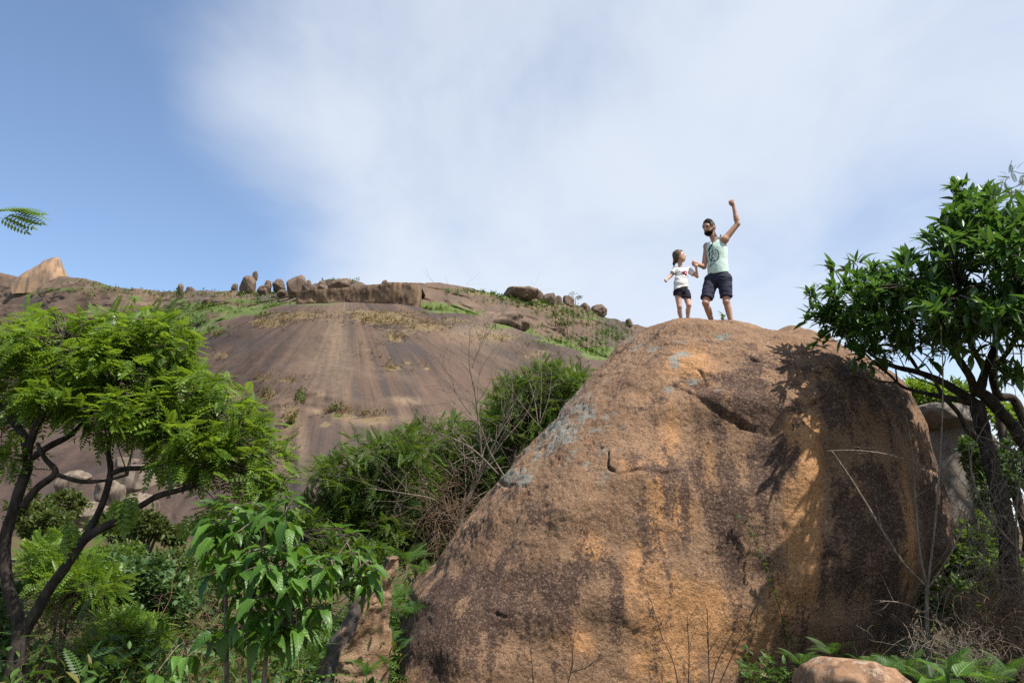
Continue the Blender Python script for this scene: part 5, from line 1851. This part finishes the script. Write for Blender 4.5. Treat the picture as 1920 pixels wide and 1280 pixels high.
# ------------------------------------------------------------------ people: signed-distance bodies
def surface_nets(f, org, h):
    s = f < 0
    nx, ny, nz = f.shape
    c = [s[a:nx - 1 + a, b:ny - 1 + b, d:nz - 1 + d] for a in (0, 1) for b in (0, 1) for d in (0, 1)]
    anyv, allv = c[0].copy(), c[0].copy()
    for q in c[1:]:
        anyv |= q
        allv &= q
    act = anyv & ~allv
    idx = np.full(act.shape, -1, np.int64)
    cells = np.argwhere(act)
    idx[act] = np.arange(len(cells))
    acc = np.zeros((len(cells), 3))
    cnt = np.zeros(len(cells))
    corner = [(a, b, d) for a in (0, 1) for b in (0, 1) for d in (0, 1)]
    for ia, ca in enumerate(corner):
        for ax in range(3):
            if ca[ax]:
                continue
            cb = list(ca)
            cb[ax] = 1
            fa = f[cells[:, 0] + ca[0], cells[:, 1] + ca[1], cells[:, 2] + ca[2]]
            fb = f[cells[:, 0] + cb[0], cells[:, 1] + cb[1], cells[:, 2] + cb[2]]
            m = (fa < 0) != (fb < 0)
            t = np.where(m, fa / np.where(m, fa - fb, 1), 0)
            p = np.tile(np.array(ca, float), (len(cells), 1))
            p[:, ax] += t
            acc[m] += p[m]
            cnt[m] += 1
    V = (cells + acc / np.maximum(cnt, 1)[:, None]) * h + org
    F = []
    for ax in range(3):
        sl0, sl1 = [slice(None)] * 3, [slice(None)] * 3
        sl0[ax], sl1[ax] = slice(0, -1), slice(1, None)
        a, b = s[tuple(sl0)], s[tuple(sl1)]
        e = np.argwhere(a != b)
        u, v = (ax + 1) % 3, (ax + 2) % 3
        ok = (e[:, u] > 0) & (e[:, v] > 0) & (e[:, u] < f.shape[u] - 1) & (e[:, v] < f.shape[v] - 1)
        e = e[ok]
        flip = a[tuple(e.T)]

        def cell(du, dv):
            q = e.copy()
            q[:, u] -= du
            q[:, v] -= dv
            return idx[tuple(q.T)]
        quad = np.stack([cell(1, 1), cell(0, 1), cell(0, 0), cell(1, 0)], -1)
        quad[~flip] = quad[~flip][:, ::-1]
        F.append(quad[(quad >= 0).all(1)])
    return V, np.concatenate(F)


class SDF:
    def __init__(self, lo, hi, h):
        self.h, self.lo = h, np.asarray(lo, float)
        self.n = np.ceil((np.asarray(hi) - self.lo) / h).astype(int) + 1
        self.f = np.full(self.n, 0.3, np.float32)

    def _block(self, lo, hi):
        a = np.clip(np.floor((lo - self.lo) / self.h).astype(int), 0, self.n - 1)
        b = np.clip(np.ceil((hi - self.lo) / self.h).astype(int) + 1, 1, self.n)
        ax = [self.lo[i] + self.h * np.arange(a[i], b[i]) for i in range(3)]
        X = np.stack(np.meshgrid(*ax, indexing='ij'), -1)
        return tuple(slice(a[i], b[i]) for i in range(3)), X

    def _blend(self, sl, d, k, sub=False):
        f = self.f[sl]
        if sub:
            h = np.clip(0.5 - 0.5 * (f + d) / k, 0, 1)
            self.f[sl] = f * (1 - h) + (-d) * h + k * h * (1 - h)
        else:
            h = np.clip(0.5 + 0.5 * (d - f) / k, 0, 1)
            self.f[sl] = d * (1 - h) + f * h - k * h * (1 - h)

    def cap(self, a, b, ra, rb, k=0.02, flat=None, sub=False):
        """tapered capsule; flat = (unit direction, factor) squeezes it along one axis"""
        a, b = np.asarray(a, float), np.asarray(b, float)
        R = max(ra, rb) + k + 0.04
        sl, X = self._block(np.minimum(a, b) - R, np.maximum(a, b) + R)
        q, ab = X - a, b - a
        if flat is not None:
            n, fac = np.asarray(flat[0], float), flat[1]
            q = q + (q @ n)[..., None] * n * (1 / fac - 1)
            ab = ab + (ab @ n) * n * (1 / fac - 1)
        t = np.clip((q @ ab) / (ab @ ab + 1e-9), 0, 1)
        d = np.linalg.norm(q - t[..., None] * ab, axis=-1) - (ra + (rb - ra) * t)
        self._blend(sl, d, k, sub)
        return self

    def ell(self, c, r, axes=None, k=0.015, sub=False):
        c, r = np.asarray(c, float), np.asarray(r, float)
        A = np.eye(3) if axes is None else np.asarray(axes, float)       # rows = axes
        R = r.max() + k + 0.04
        sl, X = self._block(c - R, c + R)
        q = (X - c) @ A.T
        n = np.linalg.norm(q / r, axis=-1)
        d = n * (n - 1) / (np.linalg.norm(q / r ** 2, axis=-1) + 1e-6)
        self._blend(sl, d, k, sub)
        return self

    def cut(self, point, normal, k=0.004):
        """remove everything on the side the normal points to"""
        X = np.stack(np.meshgrid(*[self.lo[i] + self.h * np.arange(self.n[i]) for i in range(3)], indexing='ij'), -1)
        n = np.asarray(normal, float)
        n = n / np.linalg.norm(n)
        d = (X - np.asarray(point)) @ n
        self.f = np.maximum(self.f, d).astype(np.float32)
        return self

    def wrinkle(self, amp, scale, seed, stretch=(1, 1, 1)):
        m = np.abs(self.f) < 0.03
        X = np.stack(np.meshgrid(*[self.lo[i] + self.h * np.arange(self.n[i]) for i in range(3)], indexing='ij'), -1)[m]
        self.f[m] += amp * fbm(X * scale * np.asarray(stretch), 3, seed)
        return self

    def mesh(self):
        f = self.f.copy()
        f[0], f[-1], f[:, 0], f[:, -1], f[:, :, 0], f[:, :, -1] = .3, .3, .3, .3, .3, .3
        return surface_nets(f, self.lo, self.h)


def unit(v):
    v = np.asarray(v, float)
    return v / np.linalg.norm(v)


def axes_from(fwd, up=(0, 0, 1)):
    f = unit(fwd)
    r = unit(np.cross(f, up))
    return np.stack([r, f, np.cross(r, f)])       # rows: right, forward, up


def skin_mat(name, c):
    m, nt, out = new_mat(name)
    t = NT(nt)
    nz = t.noise(t.coord('Object'), 25, 3)
    col = t.mix(t.rng(nz, .3, .7, 0, .25), c, (c[0] * .8, c[1] * .7, c[2] * .65))
    nt.links.new(t.principled(col, .5, .4, **{'Subsurface Weight': .08, 'Subsurface Radius': (.01, .005, .003)}), out.inputs[0])
    return m


def fist(b, wrist, d, side, size, k=0.006):
    """closed hand: palm, four curled fingers of different length and a thumb folded across them"""
    d, side = unit(d), unit(side)
    nrm = unit(np.cross(d, side))
    palm = wrist + d * 0.045 * size
    b.cap(wrist, palm, .026 * size, .036 * size, .012)
    for i, (o, L) in enumerate(((-.030, .9), (-.010, 1.05), (.010, 1.0), (.029, .8))):
        k0 = palm + side * o * size + d * .030 * size * L
        k1 = k0 + nrm * .034 * size * L + d * .008 * size
        k2 = k1 - d * .034 * size * L + nrm * .004 * size
        b.cap(palm + side * o * .8 * size, k0, .014 * size, .0125 * size, k)
        b.cap(k0, k1, .0125 * size, .0115 * size, .003)
        b.cap(k1, k2, .0115 * size, .010 * size, .003)
    t0 = wrist + side * -.026 * size + d * .014 * size
    t1 = t0 + side * -.016 * size + d * .030 * size + nrm * .020 * size
    t2 = t1 + side * .034 * size + nrm * .022 * size + d * .008 * size
    b.cap(t0, t1, .014 * size, .0125 * size, k)
    b.cap(t1, t2, .0125 * size, .010 * size, .003)


def put(name, sdf, mat, parent):
    V, F = sdf.mesh()
    return part(name, V, [F], mat, parent)


def ray_on(V, F, pts, off):
    bvh = BVHTree.FromPolygons([tuple(v) for v in V.tolist()], [tuple(f) for f in F.tolist()])
    o = Vector((0, 0, CAMZ))
    out = []
    for x, y in pts:
        d = (Vector(P(x, y, 10.0)) - o).normalized()
        h = bvh.ray_cast(o, d)
        if h[0] is not None:
            out.append(np.array(h[0] - d * off))
    return np.array(out)


def man():
    Y0 = 12.3

    def J(px, py, dy=0.0):
        return P(px, py, Y0 + dy)

    skin = skin_mat("man_skin", (0.60, 0.335, 0.225))
    face = unit((-0.62, -0.78, 0))               # the way the chest points
    rt = unit(np.cross(face, (0, 0, 1)))           # his right
    pelvis, waist, chest = J(1347, 521), J(1346, 503), J(1344, 469)
    shL, shR = J(1359, 449, -.12), J(1326, 462, .12)
    elL, wrL = J(1383, 420, -.16), J(1375, 385, -.18)
    elR, wrR = J(1320, 500, .05), J(1308, 496, -.12)
    hipL, hipR = J(1359, 524, -.06), J(1334, 525, .06)
    knL, knR = J(1362, 566, -.12), J(1323, 568, -.06)
    anL, anR = J(1371, 604, -.10), J(1335, 602, .10)
    for a in (anL, anR):
        a[2] = drop(a[0], a[1]) + 0.09
    base = np.array((pelvis[0], Y0, drop(pelvis[0], Y0)))
    t = thing("person", "bearded person in mint tank top and navy shorts raising one fist on the boulder", "person", tuple(base))
    allp = np.stack([shL, elL, wrL, elR, wrR, knL, knR, anL, anR, chest])
    lo, hi = allp.min(0) - .22, allp.max(0) + .22
    lo[2] -= .05
    H = .0075
    b = SDF(lo, hi, H)
    fl = (face, .72)
    b.cap(pelvis, waist, .145, .130, .05, fl).cap(waist, chest, .130, .155, .06, fl)
    b.cap(chest + np.array((0, 0, .05)), shR, .085, .062, .05).cap(chest + np.array((0, 0, .05)), shL, .085, .062, .05)
    b.cap(shL, elL, .056, .042, .03).cap(elL, wrL, .043, .027, .012).cap(elL + (wrL - elL) * .25, elL + (wrL - elL) * .4, .042, .038, .02)
    b.cap(shR, elR, .054, .042, .03).cap(elR, wrR, .042, .028, .012)
    for h, k, a in ((hipL, knL, anL), (hipR, knR, anR)):
        b.cap(h, k, .090, .056, .04).cap(k, a, .053, .037, .015)
        sh = k + (a - k) * .3 - face * .022
        b.cap(sh, sh + (a - k) * .2, .046, .040, .03)
        b.ell(k + face * .022, (.040, .040, .045), k=.02)
        b.cap(a, a + np.array((0, 0, -.06)) + face * .03, .038, .036, .02)
    # head, turned down towards the child
    hc = J(1329.5, 427.0, -.02)
    hf = unit((-0.74, -0.62, -0.25))
    A = axes_from(hf)
    HS = 1.14
    B = A * HS
    b.cap(J(1341, 451), hc + B[1] * -.02 + B[2] * -.05, .062, .056, .03)
    b.ell(hc, np.array((.074, .094, .118)) * HS, A, .01)
    b.ell(hc + B[1] * .035 - B[2] * .065, np.array((.052, .055, .055)) * HS, A, .03)                  # jaw
    b.cap(hc + B[1] * .088 + B[2] * .012, hc + B[1] * .108 - B[2] * .026, .010, .015, .012)   # nose
    b.cap(hc + B[1] * .078 + B[2] * .030 + B[0] * -.04, hc + B[1] * .078 + B[2] * .030 + B[0] * .04, .012, .012, .016)  # brow
    for s in (-1, 1):
        b.ell(hc + B[1] * .088 + B[2] * .008 + B[0] * s * .032, np.array((.017, .012, .011)) * HS, A, .008, sub=True)
        b.ell(hc + B[0] * s * .076 - B[1] * .005 - B[2] * .005, np.array((.010, .020, .032)) * HS, A, .006)
    fist(b, wrL, (-.55, -.3, .8), np.cross((-.55, -.3, .8), (-.6, -.8, 0)), 1.05)
    fist(b, wrR, unit(J(1303, 493, -.16) - wrR), (0, .2, 1), 1.05)
    body = put("body", b, skin, t)
    # eyes, brows, mouth
    eye = plain_mat("eye_dark", (.03, .02, .015), .2, .5)
    for s in (-1, 1):
        mb = MB()
        V, F = ICO[2]
        mb.add(hc + B[1] * .083 + B[2] * .008 + B[0] * s * .032 + (V * np.array((.012, .008, .007)) * HS) @ A, [F])
        mb.part("eye", eye, t)
    hair_m = plain_mat("dark_hair", (.016, .012, .010), .75, .1, .6, .6, 120)
    grey_m = plain_mat("grey_hair", (.13, .115, .10), .7, .2, .6, .6, 120)
    hr = SDF(hc - .2, hc + .2, .006)
    hr.ell(hc + B[2] * .012 - B[1] * .006, np.array((.080, .100, .122)) * HS, A, .005)
    hr.cut(hc + B[1] * .052 + B[2] * .04, B[1] - B[2] * .55)
    hr.cut(hc - B[2] * .015, -B[2] * 1.0 + B[1] * .55)
    hr.wrinkle(.005, 40, 5)
    put("hair", hr, hair_m, t)
    for s in (-1, 1):
        sd = SDF(hc - .16, hc + .16, .006)
        sd.ell(hc + B[0] * s * .070 + B[2] * .034 + B[1] * .004, np.array((.014, .050, .040)) * HS, A)
        put("sideburn", sd, grey_m, t)
    bd = SDF(hc - .2, hc + .2, .006)
    bd.ell(hc + B[1] * .040 - B[2] * .070, np.array((.058, .060, .054)) * HS, A, .01)
    bd.cap(hc + B[0] * -.066 + B[1] * .01 - B[2] * .02, hc + B[0] * -.05 + B[1] * .04 - B[2] * .07, .016, .022, .02)
    bd.cap(hc + B[0] * .066 + B[1] * .01 - B[2] * .02, hc + B[0] * .05 + B[1] * .04 - B[2] * .07, .016, .022, .02)
    bd.ell(hc + B[1] * .105 - B[2] * .050, np.array((.020, .02, .006)) * HS, A, .004, sub=True)
    bd.cut(hc - B[2] * .038, B[2] - B[1] * .10)
    bd.wrinkle(.004, 45, 6)
    put("beard", bd, hair_m, t)
    # tank top
    mint = plain_mat("mint_cotton", (.78, 1.0, .87), .85, .15, .12, .3, 40)
    s = SDF(lo, hi, H)
    hem = J(1346, 515)
    s.cap(pelvis + np.array((0, 0, -.02)), waist, .178, .158, .05, (face, .78)).cap(waist, chest, .158, .172, .06, (face, .76))
    s.cap(chest + np.array((0, 0, .06)), shR + rt * -.03, .088, .060, .05).cap(chest + np.array((0, 0, .06)), shL - rt * -.03, .088, .060, .05)
    s.cut(hem, (0.10, 0, -1))
    neck = J(1337, 446, -.06)
    s.ell(neck + face * .05 + np.array((0, 0, -.01)), (.085, .085, .09), k=.01, sub=True)
    s.ell(shR + rt * .055 + np.array((0, 0, -.03)), (.075, .075, .12), k=.01, sub=True)
    s.cap(shL - rt * .06 + np.array((0, 0, .06)), shL - rt * .065 + np.array((0, 0, -.10)), .075, .06, .01, sub=True)
    s.wrinkle(.010, 8, 7, (1, 1, .6))
    SV, SF = s.mesh()
    shirt = part("tank_top", SV, [SF], mint, t)
    ink = plain_mat("shirt_ink", (.02, .06, .055), .8, .1)
    mb = MB()
    strokes = []
    cx, cy, rr = 1338.5, 478, 9.5
    ang = np.linspace(-1.4, 3.6, 26)
    strokes.append(([(cx + rr * math.cos(a), cy + rr * 1.15 * math.sin(a)) for a in ang], .005))
    for a in np.linspace(-1.2, 1.6, 9):
        strokes.append(([(cx + rr * math.cos(a), cy + rr * 1.15 * math.sin(a)), (cx + (rr + 1.6) * math.cos(a), cy + (rr + 1.6) * 1.15 * math.sin(a))], .004))
    strokes.append(([(1335, 459), (1335.5, 468), (1335, 480), (1333.5, 492), (1332, 500)], .006))
    strokes.append(([(1329, 464), (1331, 472), (1330, 482), (1332, 490)], .005))
    strokes.append(([(1332, 500), (1336, 495), (1340, 491)], .005))
    strokes.append(([(1326, 474), (1329, 469), (1333, 466)], .005))
    for q in range(14):
        x, y = cx + random.uniform(-7, 6), cy + random.uniform(-9, 9)
        strokes.append(([(x, y), (x + random.uniform(-1.5, 1.5), y + random.uniform(.8, 2.4))], .005))
    for pts, rad in strokes:
        q = ray_on(SV, SF, pts, .002)
        if len(q) > 1:
            mb.tube(q, rad, 5)
    mb.part("print", ink, shirt)
    strap_m = plain_mat("strap_webbing", (.05, .085, .095), .8, .2)
    q = ray_on(SV, SF, [(1350, 446), (1345, 448), (1339, 452), (1335, 458), (1331, 464), (1328, 470), (1325, 477), (1323, 484)], .006)
    if len(q) > 1:
        q = smooth_path(np.concatenate([[J(1351.5, 440.5, -.06)], q]), 4)
        mb = MB()
        mb.tube(q, .012, 6)
        mb.part("strap", strap_m, t)
    # shorts
    navy = plain_mat("navy_cotton", (.042, .042, .075), .85, .2, .3, .4, 40)
    s = SDF(lo, hi, H)
    s.cap(waist + np.array((0, 0, -.05)), pelvis, .148, .165, .04, (face, .80))
    for h, k, top in ((hipL, knL, .80), (hipR, knR, .82)):
        e = h + (k - h) * top
        s.cap(h, e, .118, .098, .035)
    for h, k, top in ((hipL, knL, .80), (hipR, knR, .82)):
        e = h + (k - h) * top
        X = np.stack(np.meshgrid(*[s.lo[i] + s.h * np.arange(s.n[i]) for i in range(3)], indexing='ij'), -1)
        dirn = unit(k - h)
        other = hipR if h is hipL else hipL
        ko = knR if k is knL else knL
        dist_me = np.linalg.norm(X - e, axis=-1)
        dist_ot = np.linalg.norm(X - (other + (ko - other) * .8), axis=-1)
        pl = (X - e) @ dirn
        s.f = np.where(dist_me < dist_ot, np.maximum(s.f, pl), s.f).astype(np.float32)
    s.wrinkle(.012, 9, 8, (1, 1, 1.6))
    put("shorts", s, navy, t)
    shoe_m = plain_mat("shoe_leather", (.09, .06, .04), .7, .3)
    for a, f in ((anL, face), (anR, face)):
        s = SDF(a - .3, a + .3, .008)
        g = a + np.array((0, 0, -.055))
        s.cap(g - f * .04, g + f * .14, .040, .038, .02).cap(a, g, .042, .046, .02)
        s.cut(a + np.array((0, 0, -.085)), (0, 0, -1))
        put("shoe", s, shoe_m, t)
    print("MAN", base, "ankle", anL, anR, "knee", knL, knR)


def girl():
    Y0 = 12.2

    def J(px, py, dy=0.0):
        return P(px, py, Y0 + dy)

    skin = skin_mat("girl_skin", (0.70, 0.41, 0.285))
    face = unit((0.42, -0.9, 0))
    rt = unit(np.cross(face, (0, 0, 1)))
    pelvis, waist, chest = J(1277, 545), J(1277, 532), J(1278, 513)
    shA, shB = J(1266, 505, .02), J(1292, 507, .04)          # towards the frame's left / towards the man
    elA, wrA = J(1258, 517, .0), J(1250, 524, -.05)
    elB, wrB = J(1307, 518, -.02), J(1305.5, 502, -.08)
    hipA, hipB = J(1271, 549, .0), J(1285, 549, .03)
    knA, knB = J(1274, 575, -.04), J(1291.5, 572, -.04)
    anA, anB = J(1277, 600, .03), J(1289, 599, .03)
    for a in (anA, anB):
        a[2] = drop(a[0], a[1]) + 0.06
    base = np.array((pelvis[0], Y0, drop(pelvis[0], Y0)))
    t = thing("person", "small child in white t-shirt and dark shorts holding the bearded person's hand", "person", tuple(base))
    allp = np.stack([shA, elA, wrA, elB, wrB, knA, knB, anA, anB, J(1272, 470)])
    lo, hi = allp.min(0) - .16, allp.max(0) + .16
    H = .006
    b = SDF(lo, hi, H)
    fl = (face, .78)
    b.cap(pelvis, waist, .092, .085, .04, fl).cap(waist, chest, .085, .088, .04, fl)
    b.cap(chest + np.array((0, 0, .03)), shA, .05, .038, .03).cap(chest + np.array((0, 0, .03)), shB, .05, .038, .03)
    b.cap(shA, elA, .033, .027, .02).cap(elA, wrA, .027, .019, .01)
    b.cap(shB, elB, .033, .027, .02).cap(elB, wrB, .027, .018, .01)
    for h, k, a in ((hipA, knA, anA), (hipB, knB, anB)):
        b.cap(h, k, .060, .040, .03).cap(k, a, .038, .025, .012)
        sh = k + (a - k) * .3 - face * .014
        b.cap(sh, sh + (a - k) * .2, .033, .028, .02)
        b.cap(a, a + np.array((0, 0, -.04)) + face * .02, .026, .026, .015)
    hc = J(1274, 481)
    hf = unit((0.86, -0.48, 0.12))
    A = axes_from(hf)
    HS = 1.08
    B = A * HS
    b.cap(J(1276, 501), hc - B[2] * .05 - B[1] * .015, .034, .034, .02)
    b.ell(hc, np.array((.070, .084, .096)) * HS, A, .01)
    b.ell(hc + B[1] * .030 - B[2] * .058, np.array((.045, .045, .040)) * HS, A, .03)
    b.cap(hc + B[1] * .080 - B[2] * .004, hc + B[1] * .092 - B[2] * .020, .008, .011, .01)
    b.cap(hc + B[1] * .076 - B[2] * .052 - B[0] * .015, hc + B[1] * .076 - B[2] * .052 + B[0] * .015, .008, .008, .008)
    for s in (-1, 1):
        b.ell(hc + B[1] * .078 + B[2] * .006 + B[0] * s * .028, np.array((.014, .010, .009)) * HS, A, .008, sub=True)
        b.ell(hc + B[0] * s * .070 - B[1] * .005 - B[2] * .012, np.array((.008, .016, .024)) * HS, A, .006)
    fist(b, wrA, unit(J(1247.5, 526, -.08) - wrA), (0, 1, 0), .72)
    fist(b, wrB, (0, -.2, 1), (1, 0, 0), .72)
    put("body", b, skin, t)
    eye = plain_mat("child_eye_dark", (.03, .02, .015), .2, .5)
    for s in (-1, 1):
        mb = MB()
        V, F = ICO[2]
        mb.add(hc + B[1] * .074 + B[2] * .006 + B[0] * s * .028 + (V * np.array((.010, .007, .006)) * HS) @ A, [F])
        mb.part("eye", eye, t)
    hair = plain_mat("brown_hair", (.17, .105, .058), .6, .25, .8, .8, 90)
    hr = SDF(hc - .22, hc + .2, .006)
    hr.ell(hc + B[2] * .012 - B[1] * .012, np.array((.080, .094, .102)) * HS, A, .005)
    hr.cut(hc + B[1] * .046 + B[2] * .03, B[1] - B[2] * .65)
    hr.cut(hc - B[2] * .052, -B[2] + B[1] * .9)
    hr.cap(hc - B[1] * .075 - B[2] * .055, hc - B[1] * .098 - B[2] * .080, .034, .026, .02)
    hr.cap(hc - B[1] * .10 - B[2] * .085, hc - B[1] * .105 - B[2] * .115, .024, .010, .015)
    hr.wrinkle(.010, 26, 9)
    put("hair", hr, hair, t)
    white = plain_mat("white_cotton", (1.0, .99, .94), .85, .15, .10, .3, 40)
    s = SDF(lo, hi, H)
    s.cap(pelvis + np.array((0, 0, -.02)), waist, .126, .112, .03, (face, .80)).cap(waist, chest, .112, .104, .04, (face, .80))
    s.cap(chest + np.array((0, 0, .035)), shA, .056, .046, .03).cap(chest + np.array((0, 0, .035)), shB, .056, .046, .03)
    eA, eB = shA + (elA - shA) * .62, shB + (elB - shB) * .62
    s.cap(shA, eA, .047, .048, .02).cap(shB, eB, .047, .048, .02)
    for e, d in ((eA, elA - shA), (eB, elB - shB)):
        X = np.stack(np.meshgrid(*[s.lo[i] + s.h * np.arange(s.n[i]) for i in range(3)], indexing='ij'), -1)
        near = np.linalg.norm(X - e, axis=-1) < .085
        s.f = np.where(near, np.maximum(s.f, (X - e) @ unit(d)), s.f).astype(np.float32)
    s.cut(J(1277, 541.5), (0.25, 0, -1))
    s.ell(J(1276, 499, -.02), (.05, .05, .035), k=.01, sub=True)
    s.wrinkle(.010, 12, 10, (.6, .6, 1.4))
    SV, SF = s.mesh()
    shirt = part("t_shirt", SV, [SF], white, t)
    pink = plain_mat("pink_ink", (.55, .03, .14), .8, .1)
    grey = plain_mat("grey_ink", (.30, .30, .30), .8, .1)
    mb, mg = MB(), MB()
    for pts in ([(1278.5, 511), (1281, 509.5), (1284, 511)], [(1280, 513), (1283, 512), (1287, 514)], [(1282, 509), (1286, 508.5), (1288, 511)], [(1284, 515), (1288, 516)]):
        q = ray_on(SV, SF, pts, .002)
        if len(q) > 1:
            mb.tube(q, .010, 5)
    for pts in ([(1266, 509), (1270, 507), (1274, 506)], [(1265, 513), (1269, 511), (1274, 510)], [(1272, 516), (1275, 514), (1279, 515)], [(1266, 521), (1271, 520)]):
        q = ray_on(SV, SF, pts, .001)
        if len(q) > 1:
            mg.tube(q, .003, 4)
    if mb.n:
        mb.part("print", pink, shirt)
    if mg.n:
        mg.part("print_lines", grey, shirt)
    dark = plain_mat("dark_shorts_cotton", (.022, .018, .034), .85, .2, .3, .4, 40)
    s = SDF(lo, hi, H)
    s.cap(waist + np.array((0, 0, -.04)), pelvis, .098, .108, .03, (face, .84))
    for h, k in ((hipA, knA), (hipB, knB)):
        s.cap(h, h + (k - h) * .36, .076, .076, .025)
    s.cut(J(1277, 557), (-.28, 0, -1))
    s.wrinkle(.005, 14, 11)
    put("shorts", s, dark, t)
    shoe_m = plain_mat("child_shoe", (.30, .26, .24), .7, .3)
    for a in (anA, anB):
        s = SDF(a - .2, a + .2, .007)
        g = a + np.array((0, 0, -.035))
        s.cap(g - face * .025, g + face * .085, .028, .027, .015).cap(a, g, .029, .031, .015)
        s.cut(a + np.array((0, 0, -.057)), (0, 0, -1))
        put("shoe", s, shoe_m, t)
    print("GIRL", base, "ankle", anA, anB, "knee", knA, knB)


man()
girl()


# ------------------------------------------------------------------ nearer rocks
px_rock("pale_boulder", 1772, 905, 165, 285, 14.6, "pale boulder behind the twisted trunks, under the capping rock", M_GREYROCK, 401, sub=5, cuts=6, amp=.14)
px_rock("capping_rock", 1768, 784, 124, 56, 14.2, "grey lichened block resting on the pale boulder, red scar in front", M_GREYROCK, 402, sub=5, cuts=8, amp=.16)
px_rock("foreground_rock", 1592, 1330, 236, 190, 6.3, "low orange rock with a crusty pale cap in front of the boulder", M_ORANGE, 412, sub=5, cuts=9, amp=.20, power=1.25)


def slab():
    import bmesh
    m, nt, out = new_mat("slab_rock")
    t = NT(nt)
    pos = t.geo('Position')
    mid = t.noise(pos, 5, 6, .7)
    fine = t.noise(pos, 30, 5, .7)
    st = t.noise(t.mapping(pos, (9, 9, 1.6), (0, 0, 0), (0, .6, 0)), 1, 5, .6)
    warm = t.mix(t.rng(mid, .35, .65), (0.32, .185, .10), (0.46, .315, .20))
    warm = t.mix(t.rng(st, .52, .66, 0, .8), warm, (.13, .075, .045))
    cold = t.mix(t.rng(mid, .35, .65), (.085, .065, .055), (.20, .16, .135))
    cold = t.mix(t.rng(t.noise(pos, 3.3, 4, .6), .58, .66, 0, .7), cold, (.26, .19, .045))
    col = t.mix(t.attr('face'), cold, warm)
    col = t.mix(t.rng(fine, .45, .30, 0, .7), col, (.05, .035, .03))
    nt.links.new(t.principled(col, .92, .15, t.bump(t.math('ADD', mid, t.math('MULTIPLY', fine, .5)), .9, .04)), out.inputs[0])
    Y = 8.3
    # outer edge (left), arris between the two faces, right edge: bottom to tip
    left = [(560, 1400), (585, 1270), (612, 1215), (652, 1150), (690, 1095), (722, 1049)]
    arris = [(615, 1400), (622, 1290), (644, 1225), (674, 1160), (706, 1100), (733, 1046)]
    right = [(745, 1400), (732, 1290), (735, 1215), (728, 1150), (736, 1090), (746, 1048)]
    rows = []
    n = 60
    for tab, yy in ((left, .45), (arris, 0), (right, .30)):
        q = smooth_path(tab, 12)
        rows.append(P(q[:, 0], q[:, 1], Y + yy * np.linspace(1, .25, len(q))))
    L, A, R = rows
    k = len(L)
    B = (L + R) / 2 + np.array((0.05, .55, 0)) * np.linspace(1, .15, k)[:, None]
    ring = []
    for a, b in ((L, A), (A, R), (R, B), (B, L)):
        for j in range(14):
            ring.append(a + (b - a) * j / 14)
    V = np.stack(ring, 1)
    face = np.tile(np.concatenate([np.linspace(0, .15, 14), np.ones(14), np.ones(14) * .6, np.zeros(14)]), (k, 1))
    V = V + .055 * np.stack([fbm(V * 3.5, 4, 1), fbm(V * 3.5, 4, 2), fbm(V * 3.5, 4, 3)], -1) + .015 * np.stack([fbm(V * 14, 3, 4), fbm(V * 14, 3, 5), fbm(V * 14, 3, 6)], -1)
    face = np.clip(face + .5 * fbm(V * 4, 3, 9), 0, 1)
    na = V.shape[1]
    i, j = np.meshgrid(np.arange(k - 1), np.arange(na), indexing='ij')
    j2 = (j + 1) % na
    F = np.stack([i * na + j, i * na + j2, (i + 1) * na + j2, (i + 1) * na + j], -1).reshape(-1, 4)
    Vf = np.concatenate([V.reshape(-1, 3), V[-1].mean(0)[None]])
    kk = np.arange(na)
    cap = np.stack([(k - 1) * na + kk, (k - 1) * na + (kk + 1) % na, np.full(na, len(Vf) - 1)], -1)
    b = P(650, 1400, Y)
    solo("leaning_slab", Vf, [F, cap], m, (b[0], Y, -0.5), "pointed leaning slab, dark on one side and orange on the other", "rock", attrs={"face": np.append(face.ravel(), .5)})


slab()
